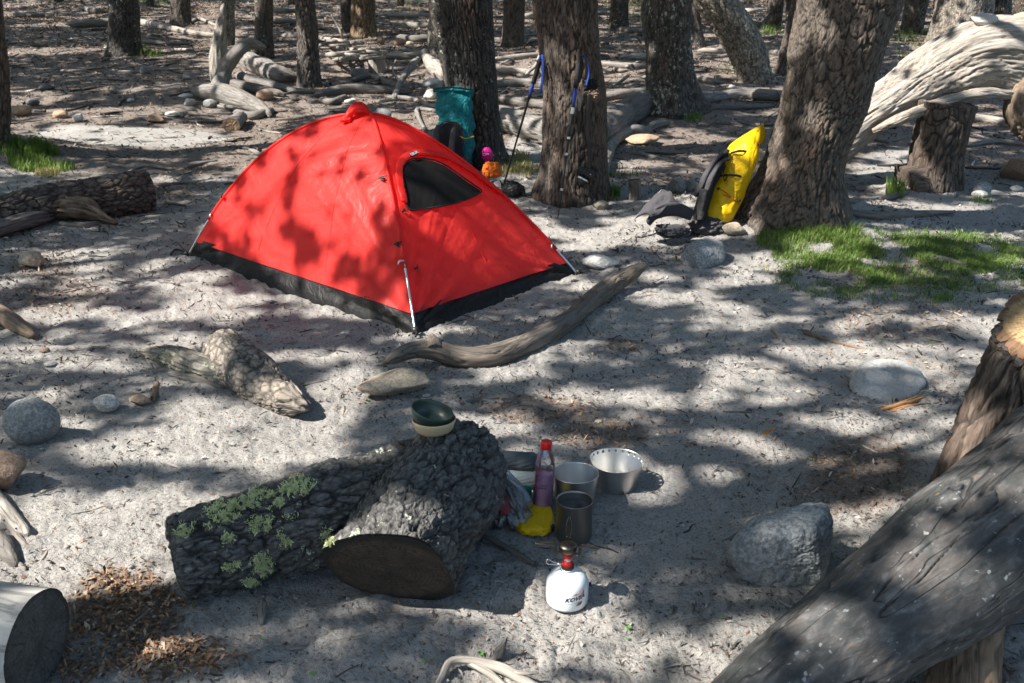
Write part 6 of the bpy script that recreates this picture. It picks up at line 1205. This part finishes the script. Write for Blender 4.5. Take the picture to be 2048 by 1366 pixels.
def twigs(name, n, r0, r1, label, Lr, Rr, mat):
    x, y, r = fan(n, r0, r1); m = (rng.uniform(0, 1, n) < .2 + .8 * litter(x, y)) & off_obj(x, y); x, y, r = x[m], y[m], r[m]; n = len(x); a = rng.uniform(0, pi, n) ; L = rng.uniform(*Lr, n) * (.4 + .12 * r); R = rng.uniform(*Rr, n) * (.5 + .12 * r)
    P = []; 
    for k, t in enumerate((-.5, -.15, .2, .5)):
        px_ = x + np.cos(a) * L * t + (k % 2) * L * .07 * np.sin(a * 3); py_ = y + np.sin(a) * L * t + (k % 2) * L * .06 * np.cos(a * 2 + x); P.append(np.stack([px_, py_, T(px_, py_) + R * .8], -1))
    s = np.stack([-np.sin(a), np.cos(a), 0 * a], -1); rings = []
    for k, p in enumerate(P):
        rr_ = (R * (1, 1.1, .9, .45)[k])[:, None]; rings.append(np.stack([p + s * rr_ * cos(t) + A(0, 0, 1) * rr_ * sin(t) for t in (.5, 1.75, 3.0, 4.3, 5.5)], 1))
    V = np.stack(rings, 1).reshape(-1, 3); base = np.arange(n)[:, None] * 20; f = np.concatenate([base + np.array([k * 5 + j, k * 5 + (j + 1) % 5, k * 5 + 5 + (j + 1) % 5, k * 5 + 5 + j]) for k in range(3) for j in range(5)])
    tag(mk(name, V, f, M[mat], attrs={'tint': np.repeat(rng.uniform(0, 1, n), 20)}), label, 'litter', kind='stuff')
twigs('twig_litter', 1100, 1.6, 9, 'thin twigs strewn over the soil of the clearing', (.04, .18), (.001, .0036), 'chips_grey')
twigs('twig_litter', 800, 8, 26, 'broken twigs strewn over the forest floor behind the camp', (.08, .26), (.002, .008), 'chips_grey')
def gravel(n, r0, r1, label):
    x, y, r = fan(n, r0, r1); m = off_obj(x, y); x, y, r = x[m], y[m], r[m]; n = len(x); V, Fc = ICO[2]; V = V * (1 + .5 * fbm(V * 1.9, 2, 4))[:, None]; s = rng.uniform(.3, 1, n) ** 3 * (.0045 + .0022 * r) + .0012; a = rng.uniform(0, 2 * pi, n)
    ca, sa = np.cos(a), np.sin(a); W = np.stack([(V[None, :, 0] * ca[:, None] - V[None, :, 1] * sa[:, None]) * s[:, None], (V[None, :, 0] * sa[:, None] + V[None, :, 1] * ca[:, None]) * (s * .7)[:, None], V[None, :, 2] * (s * .5)[:, None]], -1) + np.stack([x, y, T(x, y) + s * .15], -1)[:, None]
    f = (Fc[None] + (np.arange(n) * len(V))[:, None, None]).reshape(-1, 3); tag(mk('gravel', W.reshape(-1, 3), f, M['gravel'], attrs={'tint': np.repeat(rng.uniform(0, 1, n), len(V))}), label, 'gravel', kind='stuff')
gravel(1500, 1.5, 8, 'fine gravel grains on the near soil'); gravel(900, 8, 24, 'gravel on the forest floor behind the camp')

# ---------------------------------------------------------------- canopy: unseen leaves shaped so the sun falls in set patches
def sunp(p): p = np.asarray(p, float); return p[..., :2] + SH * p[..., 2:3]
LITE = [ (235, 1180, 60, 26), (330, 1290, 90, 30), (130, 1250, 30, 20), # px, py, rx, ry  (sun patches on the ground)
 (240, 272, 260, 24), (100, 222, 110, 9), (300, 222, 140, 8), (480, 330, 60, 14), (520, 270, 70, 20), (600, 215, 90, 8), (820, 235, 60, 14),
 (400, 560, 85, 28), (160, 530, 75, 22), (430, 620, 130, 24), (120, 628, 150, 22), (210, 692, 70, 7), (70, 702, 70, 12), (190, 740, 90, 10), (640, 662, 30, 7), (870, 662, 80, 12),
 (560, 850, 170, 34), (430, 830, 90, 30), (640, 880, 70, 24), (300, 885, 110, 26), (190, 905, 80, 26), (130, 860, 60, 16), (480, 900, 130, 26), (700, 800, 46, 14), (760, 770, 40, 14), (290, 1100, 60, 36), (330, 1075, 50, 20), (120, 1010, 50, 30), (200, 1020, 60, 16),
 (1010, 855, 70, 22), (940, 855, 40, 20), (1150, 880, 70, 14), (930, 765, 60, 8), (1230, 470, 190, 22), (1290, 448, 120, 18), (1170, 498, 70, 14), (1500, 460, 50, 16), (1380, 590, 110, 16), (1320, 560, 50, 14), (1490, 560, 60, 14), (1450, 620, 60, 10), (1540, 520, 60, 18),
 (1590, 640, 60, 12), (1720, 650, 70, 14), (1640, 710, 130, 26), (1500, 735, 90, 26), (1790, 745, 90, 28), (1400, 800, 120, 24), (1290, 790, 60, 14), (1550, 800, 90, 26), (1450, 880, 140, 22), (1640, 850, 110, 26), (1760, 860, 90, 24), (1600, 920, 110, 22), (1390, 950, 110, 30), (1340, 1000, 60, 12), (1480, 990, 90, 22), (1560, 975, 70, 18),
 (1720, 960, 100, 60), (1780, 900, 60, 30), (1690, 1040, 50, 26), (1250, 890, 60, 14), (1250, 915, 44, 20), (1830, 700, 60, 12), (1900, 640, 80, 10), (1920, 560, 60, 6), (1560, 1060, 90, 30), (1500, 1040, 60, 20),
 (1470, 1262, 80, 26), (1330, 1300, 90, 24), (1250, 1320, 70, 20), (1040, 1215, 50, 26), (960, 1290, 40, 12), (1100, 1290, 60, 16), (960, 1345, 110, 30), (1200, 1110, 26, 8), (1260, 1120, 36, 7), (700, 1225, 90, 14), (800, 1345, 120, 22), (1420, 1330, 60, 20), (30, 1240, 120, 60), (60, 1180, 60, 22),
 (1850, 470, 220, 9), (1830, 420, 180, 9), (1950, 440, 130, 10), (1800, 340, 120, 26), (1780, 310, 80, 14), (1960, 355, 80, 12), (1330, 290, 80, 6), (1370, 310, 110, 5), (1290, 330, 80, 5), (1040, 290, 50, 16), (1050, 320, 40, 14), (700, 235, 60, 8), (1800, 365, 70, 10), (1600, 500, 40, 10), (1700, 520, 40, 8), (1780, 490, 70, 8), (1840, 520, 60, 8),
 (1060, 130, 80, 26), (700, 95, 70, 20), (750, 138, 30, 20), (1490, 120, 60, 50), (430, 60, 40, 60), (1030, 250, 60, 20), (870, 150, 40, 20), (460, 195, 50, 16), (640, 120, 40, 6), (850, 88, 120, 5), (130, 100, 160, 5), (560, 40, 120, 5), (1180, 160, 140, 7)]
DARK = [(120, 80, 220, 26), (200, 145, 240, 34), (240, 208, 220, 5), (220, 246, 210, 5), (150, 470, 150, 22), (300, 440, 90, 40), (420, 690, 330, 16), (620, 740, 140, 22), (1240, 650, 150, 26), (1330, 700, 120, 24), (1150, 610, 120, 30), (1600, 570, 120, 22), (1800, 590, 200, 22), (1250, 1060, 160, 50), (1350, 1130, 100, 60), (1150, 1180, 60, 10), (60, 1100, 90, 50), (1180, 990, 70, 20), (1900, 620, 90, 12), (1450, 240, 100, 20), (1300, 250, 60, 20), (1120, 850, 60, 14), (1330, 860, 60, 8), (1720, 790, 60, 8), (1400, 1215, 120, 26), (60, 470, 80, 24), (700, 30, 160, 14)]
def sell(px, py, rx, ry, P=None):
    P = P or (lambda a, b: G(a, b)); c = sunp(P(px, py)); a = sunp(P(px + rx, py)) - c; b = sunp(P(px, py - ry)) - c; return c, np.linalg.inv(np.array([a, b]).T)
# extra gaps for the log tops, rocks and the tent's lit side
def tentp(px, py): return pan_pt(0, px, py, 0)[0]
TL = [(700, 262, 60, 30), (640, 300, 34, 24), (620, 345, 26, 34), (650, 370, 30, 36), (560, 280, 40, 18), (560, 330, 30, 20), (500, 385, 30, 30), (505, 350, 26, 16), (560, 430, 28, 26), (610, 440, 24, 22), (655, 415, 22, 24), (655, 460, 20, 20), (470, 450, 24, 26), (520, 500, 24, 24), (580, 500, 26, 18), (720, 450, 24, 22), (735, 400, 22, 22), (705, 330, 22, 24), (745, 330, 20, 26), (660, 520, 22, 24), (620, 550, 22, 18), (440, 490, 20, 14), (690, 500, 18, 16), (730, 490, 16, 12), (800, 590, 22, 26), (780, 610, 18, 14), (600, 400, 20, 24), (540, 380, 20, 16), (690, 390, 16, 20), (690, 575, 16, 10), (480, 520, 14, 10)]
ES = [(*sell(*e), 1.0) for e in LITE]
for px, py, rx, ry in TL:
    rx *= 1.12; ry *= 1.12; c = sunp(tentp(px, py)); a = sunp(tentp(px + rx, py)) - c; b = sunp(tentp(px, py - ry)) - c; ES.append((c, np.linalg.inv(np.array([a, b]).T + 1e-6), 1.0))
for P_, r_ in ((E(1880, 130, 7.9), .5), (E(1980, 110, 7.9), .5), (E(1780, 200, 7.9), .4), (E(1470, 345, 6.7), .2), (E(1450, 400, 6.6), .10), (E(1590, 200, 6.9), .15), (A(-1.3, 2.2, .24), .35), (A(-1.05, 2.15, .2), .14), (E(520, 770, 3.9), .16), (E(400, 720, 4.2), .16), (E(60, 830, 3.4), .08), (E(1900, 760, 2.85), .14), (E(2030, 640, 2.9), .2), (E(1900, 1180, 1.9), .10), (E(1700, 1290, 1.75), .08), (E(2010, 980, 2.1), .10), (E(560, 800, 3.8), .14), (E(1560, 1050, 2.9), .12), (E(840, 970, 2.6), .07), (E(1136, 1180, 2.1), .05), (E(960, 640, 4.5), .05), (E(1185, 600, 5), .09)):
    ES.append((sunp(P_), np.eye(2) / r_, 1.0))
DS = [(*sell(*e), 1.0) for e in DARK] + [(*sell(*e, P=lambda a, b: E(a, b, 1.95)), 1.) for e in ((1620, 1330, 90, 60), (1730, 1220, 110, 60))] + [(*sell(*e, P=lambda a, b: E(a, b, 1.5 + (a - 1540) * .00103)), 1.) for e in ((1560, 1350, 120, 70), (1680, 1250, 120, 90), (1800, 1160, 120, 100), (1930, 1060, 110, 100), (2030, 960, 90, 90), (1900, 1240, 120, 50))] + [(*sell(*e, P=lambda a, b: E(a, b, 2.95)), 1.) for e in ((1035, 940, 44, 34), (1045, 1010, 50, 50), (1150, 950, 40, 20))] + [(*sell(*e, P=tentp), 1.) for e in ((760, 560, 34, 50), (770, 490, 22, 40), (720, 600, 30, 16))]
tent_c, tent_i = sunp(arch_pt(cL, A(.45))[0] * .5 + arch_pt(cN, A(.45))[0] * .5), None
def shade(sx, sy):
    """optical depth of the crown wanted at a sun-plane point"""
    q = np.stack([sx, sy], -1); n = fbm(P3(sx * 4.5, sy * 4.5), 3, 91); lit = np.full(sx.shape, 9.)
    for c, Mi, _ in ES: d = (q - c) @ Mi.T; lit = np.minimum(lit, np.hypot(d[..., 0], d[..., 1]) + .55 * n)
    dk = np.full(sx.shape, 9.)
    for c, Mi, _ in DS: d = (q - c) @ Mi.T; dk = np.minimum(dk, np.hypot(d[..., 0], d[..., 1]) + .25 * n)
    ff = fbm(P3(sx * 1.1 - sy * .2, sy * 2.0), 3, 95)
    far = np.where(ff > .14 + .25 * sstep(17, 26, sy), .2, 2.8); near = 2.0 + 2.6 * n; base = np.where(sy > 9.6, far, near); base = np.where(dk < 1, 3.2, base); return np.where(lit < 1, .02, base)
def canopy(n, x0, x1, y0, y1, size, h0, h1):
    sx = rng.uniform(x0, x1, n); sy = rng.uniform(y0, y1, n); area = (x1 - x0) * (y1 - y0); la = size * size * .62 * .55
    dens = n * la / area; keep = rng.uniform(0, 1, n) < shade(sx, sy) / dens; sx, sy = sx[keep], sy[keep]; h = rng.uniform(h0, h1, len(sx)); P = np.stack([sx - SH[0] * h, sy - SH[1] * h, h], -1); return P, np.full(len(sx), size)
CP = []; CS = []
for a in ((150000, -4.6, 6.2, .4, 9.6, .085, 5.0, 7.5), (110000, -13, 15, 9.6, 24, .17, 5.5, 8.0), (40000, -26, 24, 24, 46, .36, 6, 9), (20000, -12, -4.6, -3, 9.6, .20, 5, 8), (12000, 6.2, 12, -3, 9.6, .20, 5, 8), (10000, -6, 8, -6, .4, .16, 5, 8)): p_, s_ = canopy(*a); CP.append(p_); CS.append(s_)
CP = np.concatenate(CP); CS = np.concatenate(CS)
tops = np.array([t[1] for t in TREES]); own = np.zeros(len(CP), int)
for i in range(0, len(CP), 20000): own[i:i + 20000] = np.argmin(np.hypot(CP[i:i + 20000, None, 0] - tops[None, :, 0], CP[i:i + 20000, None, 1] - tops[None, :, 1]), 1)
for t in range(len(TREES)):
    m = own == t
    if m.sum() < 5: continue
    P = CP[m]; s = CS[m]; n = len(P); d = rng.normal(0, 1, (n, 3)) * A(1, 1, .55); d /= np.linalg.norm(d, axis=1)[:, None]; e = np.cross(d, rng.normal(0, 1, (n, 3))); e /= np.linalg.norm(e, axis=1)[:, None]
    d = d * (s * .62)[:, None]; e = e * (s * .38)[:, None]; bnd = np.cross(d, e) / s[:, None] * .5
    V = np.stack([P - d, P - d * .2 - e + bnd, P + d, P - d * .1 + e + bnd], 1).reshape(-1, 3); k = np.arange(n)[:, None] * 4
    mk('shade_crown', V, k + np.array([[0, 1, 2, 3]]), M['leaf'], TREES[t][0], smooth=False, attrs={'tint': np.repeat(rng.uniform(0, 1, n), 4)})

# unseen ring of leaves added round the clearing to cut low sky light
n = 34000; a = rng.uniform(0, 2 * pi, n); r = rng.uniform(40, 56, n); z = rng.uniform(0, 1, n) ** .8 * 17; x, y = r * np.sin(a), r * np.cos(a); P = np.stack([x, y, z + T0(x, y)], -1)
P = P[(fbm(P * .22, 3, 71) > -.38)]; n = len(P); s = rng.uniform(.5, 1.1, n); d = rng.normal(0, 1, (n, 3)); d /= np.linalg.norm(d, axis=1)[:, None]; e = np.cross(d, rng.normal(0, 1, (n, 3))); e /= np.linalg.norm(e, axis=1)[:, None]; d *= s[:, None] * .7; e *= s[:, None] * .5
tag(mk('sky_block_ring', np.stack([P - d, P - e, P + d, P + e * .8], 1).reshape(-1, 3), np.arange(n)[:, None] * 4 + np.array([[0, 1, 2, 3]]), M['leaf'], loc=(0, 0, 0), smooth=False, attrs={'tint': np.repeat(rng.uniform(0, 1, n), 4)}), 'unseen far-off ring of leaves added to block low sky light', 'woods', kind='stuff')
# ---------------------------------------------------------------- sky, sun, camera
w = bpy.data.worlds.new('World'); sc.world = w; w.use_nodes = True; nt = w.node_tree; nt.nodes.clear()
sk = nt.nodes.new('ShaderNodeTexSky'); sk.sky_type = 'NISHITA'; sk.sun_disc = False; sk.sun_elevation = SUN_EL
sd = A(-cos(SUN_AZ) * cos(SUN_EL), -sin(SUN_AZ) * cos(SUN_EL), sin(SUN_EL)); sk.sun_rotation = math.atan2(sd[0], sd[1])
bgd = nt.nodes.new('ShaderNodeBackground'); bgd.inputs['Strength'].default_value = .15; wo = nt.nodes.new('ShaderNodeOutputWorld'); nt.links.new(sk.outputs[0], bgd.inputs[0]); nt.links.new(bgd.outputs[0], wo.inputs[0])
from mathutils import Vector
sl = bpy.data.lights.new('sun', 'SUN'); sl.energy = 4.9; sl.angle = radians(.5); sl.color = (1, .94, .85); so_ = bpy.data.objects.new('sun', sl); COL.objects.link(so_); so_.rotation_euler = Vector(sd).to_track_quat('Z', 'Y').to_euler(); so_.location = (-6, -3, 9)
cd = bpy.data.cameras.new('camera_view'); cd.sensor_width = 36; cd.lens = F / 2048 * 36; cd.clip_start = .05; cd.clip_end = 1000; co_ = bpy.data.objects.new('camera_view', cd); COL.objects.link(co_); co_.location = (0, 0, CAMZ); co_.rotation_euler = (pi / 2 - PIT, 0, 0); sc.camera = co_
cd.dof.use_dof = True; cd.dof.focus_distance = 3.9; cd.dof.aperture_fstop = 9.0
sc.view_settings.view_transform = 'Standard'; sc.view_settings.look = 'None'; sc.view_settings.exposure = 1.5; sc.view_settings.gamma = 1
sc.cycles.max_bounces = 6; sc.cycles.diffuse_bounces = 3; sc.cycles.transparent_max_bounces = 12; sc.cycles.use_denoising = True; sc.cycles.caustics_reflective = False; sc.cycles.caustics_refractive = False; sc.cycles.sample_clamp_indirect = 6
